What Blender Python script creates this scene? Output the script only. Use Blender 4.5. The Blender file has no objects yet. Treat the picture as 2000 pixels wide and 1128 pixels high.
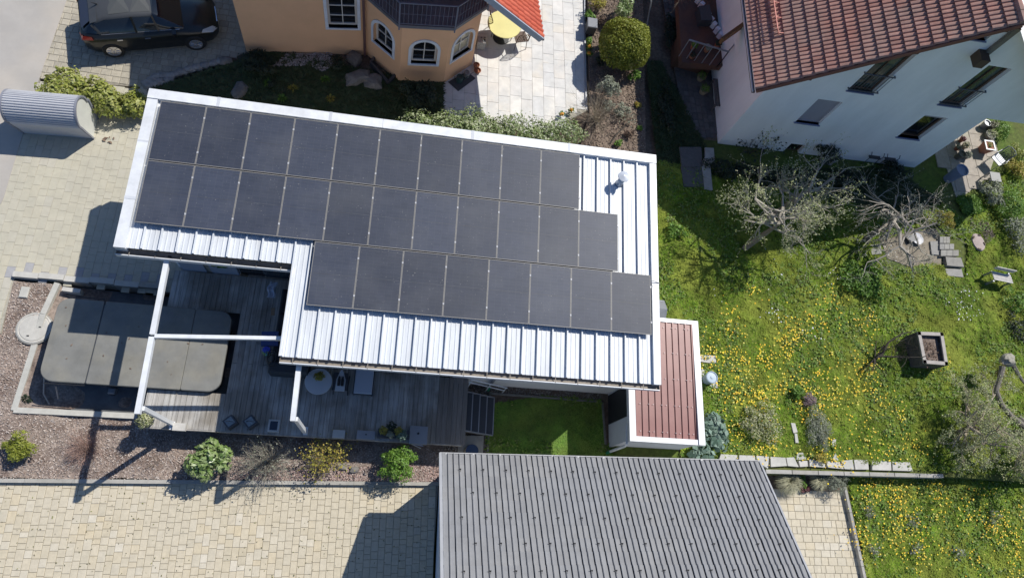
import bpy, math, random
import numpy as np
from mathutils import Vector, Matrix
random.seed(7); RNG=np.random.default_rng(7)
S=bpy.context.scene; COL=S.collection
# ---------------------------------------------------------------- camera (drone, 20 m up, tilted down)
H=20.2; F=1333.0; CX,CY=1000.0,564.0
D=np.array([-0.18275474,0.3291551,0.92642195]); XD=np.array([0.98259144,0.09315001,0.16073933]); YD=np.array([0.03338804,-0.93967015,0.34044859])
cam=bpy.data.cameras.new('camera'); co=bpy.data.objects.new('camera',cam); COL.objects.link(co)
r=Vector((XD[0],YD[0],-D[0])); u=-Vector((XD[1],YD[1],-D[1])); b=-Vector((XD[2],YD[2],-D[2]))
co.matrix_world=Matrix(((r.x,u.x,b.x,0),(r.y,u.y,b.y,0),(r.z,u.z,b.z,H),(0,0,0,1)))
cam.sensor_width=36; cam.lens=F/2000*36; cam.clip_end=1000; cam.clip_start=.1; S.camera=co
# ---------------------------------------------------------------- sky, sun, exposure
SUN_AZ,SUN_EL=math.radians(49),math.radians(50.5)
w=bpy.data.worlds.new('World'); S.world=w; w.use_nodes=True
nt=w.node_tree; bg=nt.nodes['Background']; sk=nt.nodes.new('ShaderNodeTexSky'); sk.sky_type='NISHITA'; sk.sun_disc=False
sk.sun_elevation=SUN_EL; sk.sun_rotation=SUN_AZ; sk.ozone_density=2.0
mixb=nt.nodes.new('ShaderNodeMixRGB'); mixb.blend_type='MULTIPLY'; mixb.inputs[0].default_value=1; mixb.inputs[2].default_value=(.74,.95,1.22,1)
nt.links.new(sk.outputs[0],mixb.inputs[1]); nt.links.new(mixb.outputs[0],bg.inputs[0]); bg.inputs[1].default_value=0.084
sl=bpy.data.lights.new('sun','SUN'); sl.energy=5.0; sl.angle=math.radians(.5); sl.color=(1,.955,.88)
so=bpy.data.objects.new('sun',sl); COL.objects.link(so)
sd=Vector((math.sin(SUN_AZ)*math.cos(SUN_EL),math.cos(SUN_AZ)*math.cos(SUN_EL),math.sin(SUN_EL)))
so.rotation_euler=sd.to_track_quat('Z','Y').to_euler(); so.location=(20,20,40)
S.view_settings.view_transform='Standard'; S.view_settings.look='None'; S.view_settings.gamma=1
S.view_settings.exposure=0.0; S.view_settings.use_curve_mapping=False
# ---------------------------------------------------------------- where a sighted point lies on a plane of the site
def ray(px,py):
    q=np.array([px-CX,py-CY,F]); return np.array([q@XD,q@YD,-(q@D)])
def G(px,py,z=0.0):
    w_=ray(px,py); t=(z-H)/w_[2]; return Vector((w_[0]*t,w_[1]*t,z))
def GP(pts,z=0.0): return [G(a,b,z) for a,b in pts]
class Wall:   # a vertical plane: A = foot point, d = direction along it, n = outward normal
    def __init__(s,A,B):
        s.A=Vector((A[0],A[1],0)); d=Vector((B[0]-A[0],B[1]-A[1],0)); s.L=d.length; s.d=d.normalized(); s.n=Vector((s.d.y,-s.d.x,0))
    def hit(s,px,py,off=0):
        w_=Vector(ray(px,py)); o=Vector((0,0,H)); A=s.A+s.n*off
        t=(A-o).dot(s.n)/w_.dot(s.n); P=o+w_*t; return (P-s.A).dot(s.d),P.z
    def P(s,a,z,off=0): v=s.A+s.d*a+s.n*off; return Vector((v.x,v.y,z))
# ---------------------------------------------------------------- object helpers
WL={}
def tag(o,label=None,cat=None,group=None,kind=None):
    if label: o['label']=label
    if cat: o['category']=cat
    if group: o['group']=group
    if kind: o['kind']=kind
    return o
def thing(name,label,cat,loc=(0,0,0),group=None):
    o=bpy.data.objects.new(name,None); COL.objects.link(o); o.location=Vector(loc); o.empty_display_size=.1
    WL[o]=Vector(loc); return tag(o,label,cat,group)
def link(name,me,parent=None,world=None):
    o=bpy.data.objects.new(name,me); COL.objects.link(o)
    if parent is not None: o.parent=parent
    pl=WL.get(parent,Vector((0,0,0))) if parent is not None else Vector((0,0,0))
    wv=Vector(world) if world is not None else pl
    o.location=wv-pl; WL[o]=wv; return o
class MB:
    def __init__(s): s.v=[]; s.f=[]
    def add(s,v,f):
        n=len(s.v); s.v+= [tuple(p) for p in v]; s.f+=[tuple(i+n for i in q) for q in f]; return s
    def box(s,x0,y0,z0,x1,y1,z1):
        return s.add([(x0,y0,z0),(x1,y0,z0),(x1,y1,z0),(x0,y1,z0),(x0,y0,z1),(x1,y0,z1),(x1,y1,z1),(x0,y1,z1)],
          [(0,3,2,1),(4,5,6,7),(0,1,5,4),(1,2,6,5),(2,3,7,6),(3,0,4,7)])
    def obox(s,c,size,rz=0,rx=0,ry=0):
        M=Matrix.Translation(Vector(c))@Matrix.Rotation(rz,4,'Z')@Matrix.Rotation(ry,4,'Y')@Matrix.Rotation(rx,4,'X')
        a,b_,c_=[k/2 for k in size]
        v=[M@Vector(p) for p in [(-a,-b_,-c_),(a,-b_,-c_),(a,b_,-c_),(-a,b_,-c_),(-a,-b_,c_),(a,-b_,c_),(a,b_,c_),(-a,b_,c_)]]
        return s.add(v,[(0,3,2,1),(4,5,6,7),(0,1,5,4),(1,2,6,5),(2,3,7,6),(3,0,4,7)])
    def bev(s,x0,y0,z0,x1,y1,z1,b=.01):   # block with a chamfered top
        return s.add([(x0,y0,z0),(x1,y0,z0),(x1,y1,z0),(x0,y1,z0),(x0,y0,z1-b),(x1,y0,z1-b),(x1,y1,z1-b),(x0,y1,z1-b),
          (x0+b,y0+b,z1),(x1-b,y0+b,z1),(x1-b,y1-b,z1),(x0+b,y1-b,z1)],
          [(0,1,5,4),(1,2,6,5),(2,3,7,6),(3,0,4,7),(4,5,9,8),(5,6,10,9),(6,7,11,10),(7,4,8,11),(8,9,10,11)])
    def bar(s,p0,p1,w_,h_):
        p0,p1=Vector(p0),Vector(p1); d=(p1-p0); L=d.length; d.normalize()
        up=Vector((0,0,1)) if abs(d.z)<.95 else Vector((0,1,0)); sx=d.cross(up).normalized(); uz=sx.cross(d)
        v=[]
        for p in (p0,p1):
            for a,b_ in ((-1,-1),(1,-1),(1,1),(-1,1)): v.append(p+sx*a*w_/2+uz*b_*h_/2)
        return s.add(v,[(0,1,2,3),(7,6,5,4),(0,4,5,1),(1,5,6,2),(2,6,7,3),(3,7,4,0)])
    def tube(s,pts,r,n=6,cap=True):
        pts=[Vector(p) for p in pts]; rs=r if isinstance(r,(list,tuple)) else [r]*len(pts)
        base=len(s.v); prev=None
        for i,p in enumerate(pts):
            d=(pts[min(i+1,len(pts)-1)]-pts[max(i-1,0)])
            d=d.normalized() if d.length>1e-9 else Vector((0,0,1))
            if prev is None: a=d.orthogonal().normalized()
            else:
                a=prev-d*prev.dot(d); a=a.normalized() if a.length>1e-6 else d.orthogonal().normalized()
            prev=a; c=d.cross(a)
            for k in range(n):
                t=2*math.pi*k/n; s.v.append(tuple(p+(a*math.cos(t)+c*math.sin(t))*rs[i]))
        for i in range(len(pts)-1):
            for k in range(n):
                a0=base+i*n+k; a1=base+i*n+(k+1)%n; s.f.append((a0,a1,a1+n,a0+n))
        if cap:
            s.f.append(tuple(base+k for k in reversed(range(n)))); e=base+(len(pts)-1)*n; s.f.append(tuple(e+k for k in range(n)))
        return s
    def lathe(s,c,prof,n=20):   # prof: (radius, z)
        c=Vector(c); base=len(s.v)
        for r_,z in prof:
            for k in range(n):
                t=2*math.pi*k/n; s.v.append((c.x+r_*math.cos(t),c.y+r_*math.sin(t),c.z+z))
        for i in range(len(prof)-1):
            for k in range(n):
                a0=base+i*n+k; a1=base+i*n+(k+1)%n; s.f.append((a0,a1,a1+n,a0+n))
        s.f.append(tuple(base+k for k in reversed(range(n)))); e=base+(len(prof)-1)*n; s.f.append(tuple(e+k for k in range(n)))
        return s
    def prism(s,poly,z0,z1):
        n=len(poly); P=[(p[0],p[1]) for p in poly]
        ar=sum(P[i][0]*P[(i+1)%n][1]-P[(i+1)%n][0]*P[i][1] for i in range(n))
        if ar<0: P=P[::-1]
        v=[(x,y,z0) for x,y in P]+[(x,y,z1) for x,y in P]
        f=[tuple(range(n,2*n)),tuple(reversed(range(n)))]+[(i,(i+1)%n,(i+1)%n+n,i+n) for i in range(n)]
        return s.add(v,f)
    def quad(s,a,b_,c,d): return s.add([a,b_,c,d],[(0,1,2,3)])
    def mesh(s,name,mat=None,smooth=False,off=Vector((0,0,0))):
        me=bpy.data.meshes.new(name); me.from_pydata([(x-off.x,y-off.y,z-off.z) for x,y,z in s.v],[],s.f)
        if mat: me.materials.append(mat)
        if smooth: me.polygons.foreach_set('use_smooth',[True]*len(me.polygons))
        me.update(); return me
    def build(s,name,mat,parent=None,smooth=False):
        if parent is not None: off=WL[parent]
        else:
            a=np.array(s.v); off=Vector(((a[:,0].min()+a[:,0].max())/2,(a[:,1].min()+a[:,1].max())/2,a[:,2].min()))
        return link(name,s.mesh(name,mat,smooth,off),parent,off)
def npmesh(name,V,Fc,mat,parent=None,kind=None):
    me=bpy.data.meshes.new(name); V=np.asarray(V,dtype=np.float32); Fc=np.asarray(Fc,dtype=np.int32)
    off=WL.get(parent,Vector((0,0,0))) if parent is not None else Vector((0,0,0))
    V=V-np.array(off,dtype=np.float32); k=Fc.shape[1]
    me.vertices.add(len(V)); me.vertices.foreach_set('co',V.ravel()); me.loops.add(Fc.size); me.loops.foreach_set('vertex_index',Fc.ravel())
    me.polygons.add(len(Fc)); me.polygons.foreach_set('loop_start',np.arange(0,Fc.size,k,dtype=np.int32))
    me.materials.append(mat); me.update(calc_edges=True); me.validate()
    o=link(name,me,parent,off)
    if kind: o['kind']=kind
    return o
def inpoly(X,Y,poly):
    c=np.zeros(len(X),bool); n=len(poly); j=n-1
    for i in range(n):
        xi,yi=poly[i][0],poly[i][1]; xj,yj=poly[j][0],poly[j][1]
        if yi!=yj: c^=((yi>Y)!=(yj>Y))&(X<(xj-xi)*(Y-yi)/(yj-yi)+xi)
        j=i
    return c
def vnoise(X,Y,sc,seed=0):
    r_=np.random.default_rng(seed); T=r_.random((64,64)); x=X/sc; y=Y/sc
    xi=np.floor(x).astype(int); yi=np.floor(y).astype(int); fx=x-xi; fy=y-yi; fx=fx*fx*(3-2*fx); fy=fy*fy*(3-2*fy)
    g=lambda a,b_:T[a%64,b_%64]
    return (g(xi,yi)*(1-fx)+g(xi+1,yi)*fx)*(1-fy)+(g(xi,yi+1)*(1-fx)+g(xi+1,yi+1)*fx)*fy
# ---------------------------------------------------------------- materials
MATS={}
def M(name,cols,rough=.7,var=.15,nscale=2.0,bump=0.0,bscale=30.0,metal=0.0,spec=.5,trans=0.0,patch=None,pscale=.6,coat=0.0,alpha=1.0,stretch=None):
    """procedural surface: cols = one colour or a ramp picked at random per piece; noise mottles it; patch = second colour in large soft areas"""
    if name in MATS: return MATS[name]
    m=bpy.data.materials.new(name); m.use_nodes=True; t=m.node_tree; N=t.nodes; L=t.links; p=N['Principled BSDF']
    geo=N.new('ShaderNodeNewGeometry'); oi=N.new('ShaderNodeObjectInfo')
    if not isinstance(cols[0],(tuple,list)): cols=[cols]
    add=N.new('ShaderNodeMath'); add.operation='ADD'; L.new(oi.outputs['Random'],add.inputs[0]); L.new(geo.outputs['Random Per Island'],add.inputs[1])
    fr=N.new('ShaderNodeMath'); fr.operation='FRACT'; L.new(add.outputs[0],fr.inputs[0])
    cr=N.new('ShaderNodeValToRGB'); el=cr.color_ramp.elements
    while len(el)<max(2,len(cols)): el.new(.5)
    for i,e in enumerate(el):
        e.position=i/(len(el)-1); c=cols[min(i,len(cols)-1)]; e.color=(*c,1)
    L.new(fr.outputs[0],cr.inputs[0]); c0=cr.outputs[0]
    mp=N.new('ShaderNodeMapping'); L.new(geo.outputs['Position'],mp.inputs[0])
    if stretch: mp.inputs['Scale'].default_value=stretch
    if patch:
        n2=N.new('ShaderNodeTexNoise'); n2.inputs['Scale'].default_value=pscale; n2.inputs['Detail'].default_value=5; L.new(geo.outputs['Position'],n2.inputs[0])
        r2=N.new('ShaderNodeValToRGB'); r2.color_ramp.elements[0].position=.42; r2.color_ramp.elements[1].position=.62; L.new(n2.outputs[0],r2.inputs[0])
        mx=N.new('ShaderNodeMixRGB'); L.new(r2.outputs[0],mx.inputs[0]); L.new(c0,mx.inputs[1]); mx.inputs[2].default_value=(*patch,1); c0=mx.outputs[0]
    if var>0:
        n1=N.new('ShaderNodeTexNoise'); n1.inputs['Scale'].default_value=nscale; n1.inputs['Detail'].default_value=8; n1.inputs['Roughness'].default_value=.65; L.new(mp.outputs[0],n1.inputs[0])
        mr=N.new('ShaderNodeMapRange'); mr.inputs[1].default_value=.3; mr.inputs[2].default_value=.7; mr.inputs[3].default_value=1-var; mr.inputs[4].default_value=1+var*.6; L.new(n1.outputs[0],mr.inputs[0])
        mu=N.new('ShaderNodeMixRGB'); mu.blend_type='MULTIPLY'; mu.inputs[0].default_value=1; L.new(c0,mu.inputs[1]); L.new(mr.outputs[0],mu.inputs[2]); c0=mu.outputs[0]
    L.new(c0,p.inputs['Base Color']); p.inputs['Roughness'].default_value=rough; p.inputs['Metallic'].default_value=metal
    p.inputs['Specular IOR Level'].default_value=spec; p.inputs['Coat Weight'].default_value=coat
    if bump>0:
        n3=N.new('ShaderNodeTexNoise'); n3.inputs['Scale'].default_value=bscale; n3.inputs['Detail'].default_value=6; L.new(mp.outputs[0],n3.inputs[0])
        bp=N.new('ShaderNodeBump'); bp.inputs['Strength'].default_value=bump; bp.inputs['Distance'].default_value=.02; L.new(n3.outputs[0],bp.inputs['Height']); L.new(bp.outputs[0],p.inputs['Normal'])
    if trans>0:
        tr=N.new('ShaderNodeBsdfTranslucent'); L.new(c0,tr.inputs[0]); ms=N.new('ShaderNodeMixShader'); ms.inputs[0].default_value=trans
        L.new(p.outputs[0],ms.inputs[1]); L.new(tr.outputs[0],ms.inputs[2]); L.new(ms.outputs[0],N['Material Output'].inputs[0])
    MATS[name]=m; return m
white=M('white_coated_metal',(.69,.705,.72),.40,.17,2.6,stretch=(1,1,.3),spec=.75)
roofwhite=M('white_roof_sheet',(.64,.665,.69),.42,.17,2.6,stretch=(1.6,.25,1),spec=.75)
gutterm=M('weathered_gutter',(.23,.20,.165),.6,.3,6)
render_w=M('white_render',(.72,.75,.8),.85,.06,1.2,.15,60)
poolwall=M('pale_render',(.74,.74,.74),.85,.07,1.5,.1,60)
peach=M('peach_render',(.74,.455,.27),.9,.07,1.2,.35,50)
glassd=M('dark_glass',(.012,.014,.018),.06,.0,spec=.8)
blackm=M('black_plastic',(.02,.02,.022),.5,.1)
greym=M('galvanised_metal',(.30,.31,.33),.45,.15,5,metal=.4)
anth=M('anthracite',(.05,.055,.065),.5,.1)
soil=M('soil',[(.10,.07,.05),(.14,.10,.075)],.95,.5,9,.8,25,patch=(.17,.13,.095),pscale=1.3)
concrete=M('concrete',[(.34,.325,.29),(.40,.385,.35)],.9,.2,4,.2,40)
concw=M('pale_concrete',[(.46,.455,.41),(.52,.50,.46)],.9,.15,4,.15,40)
tcotta=M('terracotta',[(.33,.12,.06),(.4,.17,.09)],.85,.2,8)
woodg=M('weathered_wood',[(.20,.175,.14),(.27,.24,.20),(.24,.215,.185)],.85,.3,5,.3,20,stretch=(6,.6,1))
bark=M('bark',[(.17,.14,.105),(.25,.215,.17)],.9,.3,14,.4,40)
barkd=M('dark_bark',(.06,.05,.04),.9,.3,14)
# ---------------------------------------------------------------- foliage builders
def leafmesh(C,R,n,size,flat=.5,up=.35,inner=.45,bump=.22,seed=0,aspect=.5):
    """n small pointed leaves through a lumpy ellipsoid crown"""
    g=np.random.default_rng(seed); C=np.array(C,float); R=np.array(R,float)
    d=g.normal(size=(n,3)); d/=np.linalg.norm(d,axis=1)[:,None]; d[:,2]=np.where(d[:,2]<-.35,-d[:,2],d[:,2])
    ph=g.random(6)*6.28
    lump=1+bump*(np.sin(4*d[:,0]+ph[0])*np.sin(5*d[:,1]+ph[1])+.7*np.sin(9*d[:,0]+ph[2])*np.sin(8*d[:,1]+ph[3])*np.cos(7*d[:,2]+ph[4]))
    rr=inner+(1-inner)*g.random(n)**.45
    P=C+d*R*(rr*lump)[:,None]
    nn=d+g.normal(size=(n,3))*flat; nn[:,2]+=up; nn/=np.linalg.norm(nn,axis=1)[:,None]
    return leafquads(P,nn,size,g,aspect)
def leafquads(P,nn,size,g,aspect=.5):
    n=len(P); a=np.cross(nn,g.normal(size=(n,3))); a/=np.linalg.norm(a,axis=1)[:,None]+1e-9; b_=np.cross(nn,a)
    s=(size*(.6+.8*g.random(n)))[:,None]
    V=np.stack([P-a*s*.5,P+b_*s*aspect*.5+nn*s*.08,P+a*s*.5,P-b_*s*aspect*.5+nn*s*.08],1).reshape(-1,3)
    return V,np.arange(4*n).reshape(n,4)
def cat(parts):
    Vs=[];Fs=[];o=0
    for V,F_ in parts: Vs.append(V);Fs.append(F_+o);o+=len(V)
    return np.concatenate(Vs),np.concatenate(Fs)
def grow(mb,p,d,L,r_,lev,g,ends,spread=.7,kids=(2,3),seg=3,upb=.1,n=5,wob=.16):
    pts=[p]; q=p.copy(); dd=d.normalized(); rs=[r_]
    for i in range(seg):
        dd=(dd+Vector(g.normal(size=3))*wob+Vector((0,0,upb*.4))).normalized(); q=q+dd*L/seg; pts.append(q.copy()); rs.append(r_*(1-.5*(i+1)/seg))
        if lev<=1: ends.append((q.copy(),dd.copy()))
    mb.tube(pts,rs,n,False)
    if lev>0:
        for k in range(g.integers(kids[0],kids[1]+1)):
            i=int(g.integers(1,len(pts))); nd=(dd+Vector(g.normal(size=3))*spread+Vector((0,0,upb))).normalized()
            grow(mb,pts[i],nd,L*(.55+.3*g.random()),rs[i]*.62,lev-1,g,ends,spread,kids,seg,upb,max(3,n-1),wob)
LEAF=dict(
 light=M('leaf_light',[(.24,.29,.04),(.33,.36,.07),(.42,.42,.14),(.17,.22,.04)],.5,.1,trans=.25),
 laurel=M('leaf_laurel',[(.14,.23,.06),(.22,.32,.09),(.36,.43,.22),(.18,.27,.07)],.35,.1,trans=.2),
 green=M('leaf_green',[(.09,.21,.02),(.14,.28,.03),(.20,.33,.05),(.06,.14,.02)],.55,.1,trans=.25),
 ball=M('leaf_box',[(.18,.22,.02),(.25,.28,.03),(.31,.33,.05),(.13,.17,.015)],.6,.1,trans=.2),
 variegated=M('leaf_variegated',[(.11,.17,.05),(.20,.28,.08),(.46,.49,.32),(.15,.22,.04),(.38,.43,.24)],.5,.1,trans=.2),
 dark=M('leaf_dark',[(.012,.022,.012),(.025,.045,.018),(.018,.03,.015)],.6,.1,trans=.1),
 grey=M('leaf_grey',[(.24,.27,.19),(.34,.36,.28),(.16,.18,.12)],.7,.1,trans=.15),
 teal=M('leaf_teal',[(.09,.16,.11),(.17,.25,.19),(.24,.33,.27)],.5,.1,trans=.15),
 yellow=M('leaf_yellow',[(.32,.30,.05),(.40,.33,.05),(.25,.27,.04),(.44,.28,.07)],.6,.1,trans=.2),
 blossom=M('leaf_blossom',[(.42,.42,.24),(.28,.32,.10),(.55,.53,.38),(.20,.25,.06)],.6,.1,trans=.2),
 budding=M('leaf_budding',[(.42,.47,.19),(.54,.56,.32),(.30,.37,.10),(.60,.59,.42),(.36,.38,.19)],.7,.1,trans=.3,spec=.2),
 brown=M('leaf_brown',[(.14,.09,.06),(.20,.14,.10),(.10,.06,.045)],.8,.1,trans=.1),
 maroon=M('leaf_maroon',[(.10,.03,.035),(.16,.06,.06)],.7,.1),
 straw=M('leaf_straw',[(.30,.29,.17),(.36,.35,.24),(.22,.22,.12)],.7,.1),
)
twig=M('twig',[(.34,.28,.20),(.44,.38,.29),(.26,.21,.15)],.85,.2,20)
twigg=M('grey_twig',[(.33,.30,.245),(.42,.39,.33),(.24,.215,.17)],.85,.2,20)
SEED=[100]
def sd_(): SEED[0]+=1; return SEED[0]
def shrub(name,label,px,z,R,n,size,mat,h=None,lumps=5,cat_='shrub',group=None,aspect=.5,flat=.5):
    """leafy shrub: px = where its crown centre is sighted, h = height of that centre above the ground z"""
    h=R[2] if h is None else h; c=G(px[0],px[1],z+h); t=thing(name,label,cat_,(c.x,c.y,z),group); g=np.random.default_rng(sd_())
    parts=[leafmesh(c,[R[0]*.66,R[1]*.66,R[2]*.9],int(n*.42),size,seed=sd_(),aspect=aspect,flat=flat,bump=.3)]
    for k in range(lumps):
        a=2*math.pi*(k+g.random()*.9)/lumps; rr=.45+.38*g.random(); q_=.7+.6*g.random()
        cc=(c.x+math.cos(a)*R[0]*rr,c.y+math.sin(a)*R[1]*rr,c.z+(g.random()-.5)*R[2]*.5)
        parts.append(leafmesh(cc,[R[0]*.38*q_,R[1]*.38*q_,R[2]*.6*q_],int(n*.58*q_/lumps),size,seed=sd_(),aspect=aspect,flat=flat))
    npmesh('foliage',*cat(parts),mat,t)
    mb=MB(); gg=np.random.default_rng(sd_())
    for k in range(5):
        a=6.28*k/5; mb.tube([(c.x,c.y,z-.05),(c.x+math.cos(a)*R[0]*.3,c.y+math.sin(a)*R[1]*.3,z+h*.6),(c.x+math.cos(a)*R[0]*.7,c.y+math.sin(a)*R[1]*.7,z+h*1.1)],[.02,.014,.006],4)
    mb.build('stem',bark,t); return t
def twigshrub(name,label,px,z,rad,ht,n,mat,buds=None,nb=0,bsize=.04,lev=1,group=None,th=.008,up=.5,cat_='shrub'):
    c=G(px[0],px[1],z); t=thing(name,label,cat_,c,group); g=np.random.default_rng(sd_()); mb=MB(); ends=[]
    for k in range(n):
        a=6.28*g.random(); rr=g.random()**.6
        d=Vector((math.cos(a)*rad*rr,math.sin(a)*rad*rr,ht*(1-.45*rr)))
        grow(mb,c+Vector((math.cos(a),math.sin(a),0))*.04,d,d.length*.8,th,lev,g,ends,.45,(2,4),3,up*.2,3)
    mb.build('twigs',mat,t)
    if buds:
        E_=np.array([tuple(e[0]) for e in ends]); idx=g.integers(0,len(E_),nb); P=E_[idx]+g.normal(size=(nb,3))*bsize*.6
        nn=g.normal(size=(nb,3)); nn[:,2]+=1; nn/=np.linalg.norm(nn,axis=1)[:,None]
        npmesh('leaves',*leafquads(P,nn,bsize,g,.8),buds,t)
    return t
def fgrass(name,label,px,z,rad,ht,n,mat,cat_='ornamental grass',group=None,wd=.012):
    c=G(px[0],px[1],z); t=thing(name,label,cat_,c,group); g=np.random.default_rng(sd_())
    a=g.random(n)*6.28; rr=rad*(.2+.8*g.random(n)**.7); hh=ht*(.5+.5*g.random(n))
    dx,dy=np.cos(a),np.sin(a); b0=np.stack([c.x+dx*.04,c.y+dy*.04,np.full(n,z)],1)
    mid=np.stack([c.x+dx*rr*.5,c.y+dy*rr*.5,z+hh],1); tip=np.stack([c.x+dx*rr,c.y+dy*rr,z+hh*(.5+.3*g.random(n))],1); s=np.stack([-dy,dx,np.zeros(n)],1)*wd
    V=np.stack([b0-s,b0+s,mid+s*.8,mid-s*.8,tip],1).reshape(-1,3); i=np.arange(n)*5
    F_=np.concatenate([np.stack([i,i+1,i+2],1),np.stack([i,i+2,i+3],1),np.stack([i+3,i+2,i+4],1)])
    npmesh('blades',V,F_,mat,t); return t
def cluster_pts(poly,n,seed,exclude=()):
    g=np.random.default_rng(seed); xs=[p[0] for p in poly]; ys=[p[1] for p in poly]
    X=g.uniform(min(xs),max(xs),n); Y=g.uniform(min(ys),max(ys),n); k=inpoly(X,Y,poly)
    for e in exclude: k&=~inpoly(X,Y,e)
    return X[k],Y[k],g
def grass(name,poly,z,dens,mat,label,h=.06,exclude=(),seed=1,w0=.018,zf=None):
    xs=[p[0] for p in poly]; ys=[p[1] for p in poly]; n=int((max(xs)-min(xs))*(max(ys)-min(ys))*dens)
    X,Y,g=cluster_pts(poly,n,seed,exclude); n=len(X)
    nz=vnoise(X,Y,.35,seed)*.6+vnoise(X,Y,1.3,seed+1)*.6; hh=h*(.08+.75*nz*g.random(n)); a=g.random(n)*6.28; ln=h*(.5+1.1*g.random(n))
    Z=(np.full(n,z) if zf is None else zf(X,Y))+min(h,.1)*(.65*vnoise(X,Y,.13,seed+5)**2+.5*vnoise(X,Y,.45,seed+7)**2)
    s=w0*1.15*(.5+.9*g.random(n)); cx,cy=np.cos(a)*s/2,np.sin(a)*s/2; lx,ly=-np.sin(a)*ln,np.cos(a)*ln
    V=np.stack([np.stack([X-cx,Y-cy,Z],1),np.stack([X+cx,Y+cy,Z],1),np.stack([X+lx,Y+ly,Z+hh],1)],1).reshape(-1,3)
    o=npmesh(name,V,np.arange(3*n).reshape(n,3),mat); tag(o,label,name.replace('_',' '),kind='stuff'); return o
def bits(name,poly,z,n,size,mat,label,catg,exclude=(),seed=3,thick=.35,zf=None):
    X,Y,g=cluster_pts(poly,n,seed,exclude); n=len(X); Z=np.full(n,z) if zf is None else zf(X,Y)
    P=np.stack([X,Y,Z+g.random(n)*size*.4],1); nn=g.normal(size=(n,3))*.45; nn[:,2]+=1; nn/=np.linalg.norm(nn,axis=1)[:,None]
    V,F_=leafquads(P,nn,size,g,thick); o=npmesh(name,V,F_,mat); tag(o,label,catg,kind='stuff'); return o
def sheet(name,poly,z,mat,kind='structure',thick=.25):
    o=MB().prism(poly,z-thick,z).build(name,mat); o['kind']=kind; return o
def PRJ(P):
    P=np.array([P[0],P[1],P[2]-H]); c=P[0]*XD+P[1]*YD-P[2]*D; return CX+F*c[0]/c[2],CY+F*c[1]/c[2]
def inview(P,m=25):
    x,y=PRJ(P); return -m<x<2000+m and -m<y<1128+m
ZY,ZD,ZM,ZDECK,ZN,ZL=-.5,-.1,-.4,.4,-.1,-.4   # yard, driveway, mulch, deck, north garden, small lawn
# ================================================================ GROUND
grassmat=M('turf',[(.055,.09,.012),(.075,.11,.016)],.9,.4,5,.6,30,patch=(.11,.12,.025),pscale=.9)
sheet('ground',[(-220,-220),(260,-220),(260,260),(-220,260)],-.95,grassmat,thick=.5)
asph=M('road_asphalt',(.43,.395,.35),.95,.10,1.1,.3,90,patch=(.38,.36,.335),pscale=.5)
rd=[G(-60,520,ZD),G(8,385,ZD),G(78,150,ZD),G(131,0,ZD),G(180,-140,ZD)]
sheet('road',[(p.x,p.y) for p in rd]+[(-11,30),(-30,30),(-30,0),(-13,2)],ZD+.008,asph)
jointm=M('sand_joint',(.27,.245,.20),.95,.3,20)
jointd=M('sand_joint_pale',(.39,.365,.30),.95,.3,20)
paveA=M('yard_paver',[(.53,.465,.34),(.57,.505,.385),(.50,.44,.32),(.60,.55,.45),(.49,.44,.335),(.56,.48,.335),(.53,.475,.37)],.9,.13,9,.25,70,patch=(.53,.475,.365),pscale=.45)
paveB=M('driveway_paver',[(.47,.44,.345),(.49,.46,.365),(.455,.43,.345),(.48,.445,.345),(.465,.44,.37)],.9,.10,5,.2,70,patch=(.44,.415,.335),pscale=.5)
paveG=M('grey_paver',[(.33,.33,.34),(.37,.365,.37)],.9,.12,9,.2,70)
paveC=M('car_stand_paver',[(.38,.345,.27),(.44,.40,.32),(.34,.31,.25),(.41,.375,.30)],.9,.18,9,.3,70)
slabm=M('terrace_slab',[(.66,.64,.59),(.72,.70,.67),(.61,.60,.57),(.70,.65,.58),(.60,.60,.59),(.74,.72,.67),(.64,.60,.53)],.8,.12,4,.15,40,patch=(.60,.595,.57),pscale=1.6)
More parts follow.
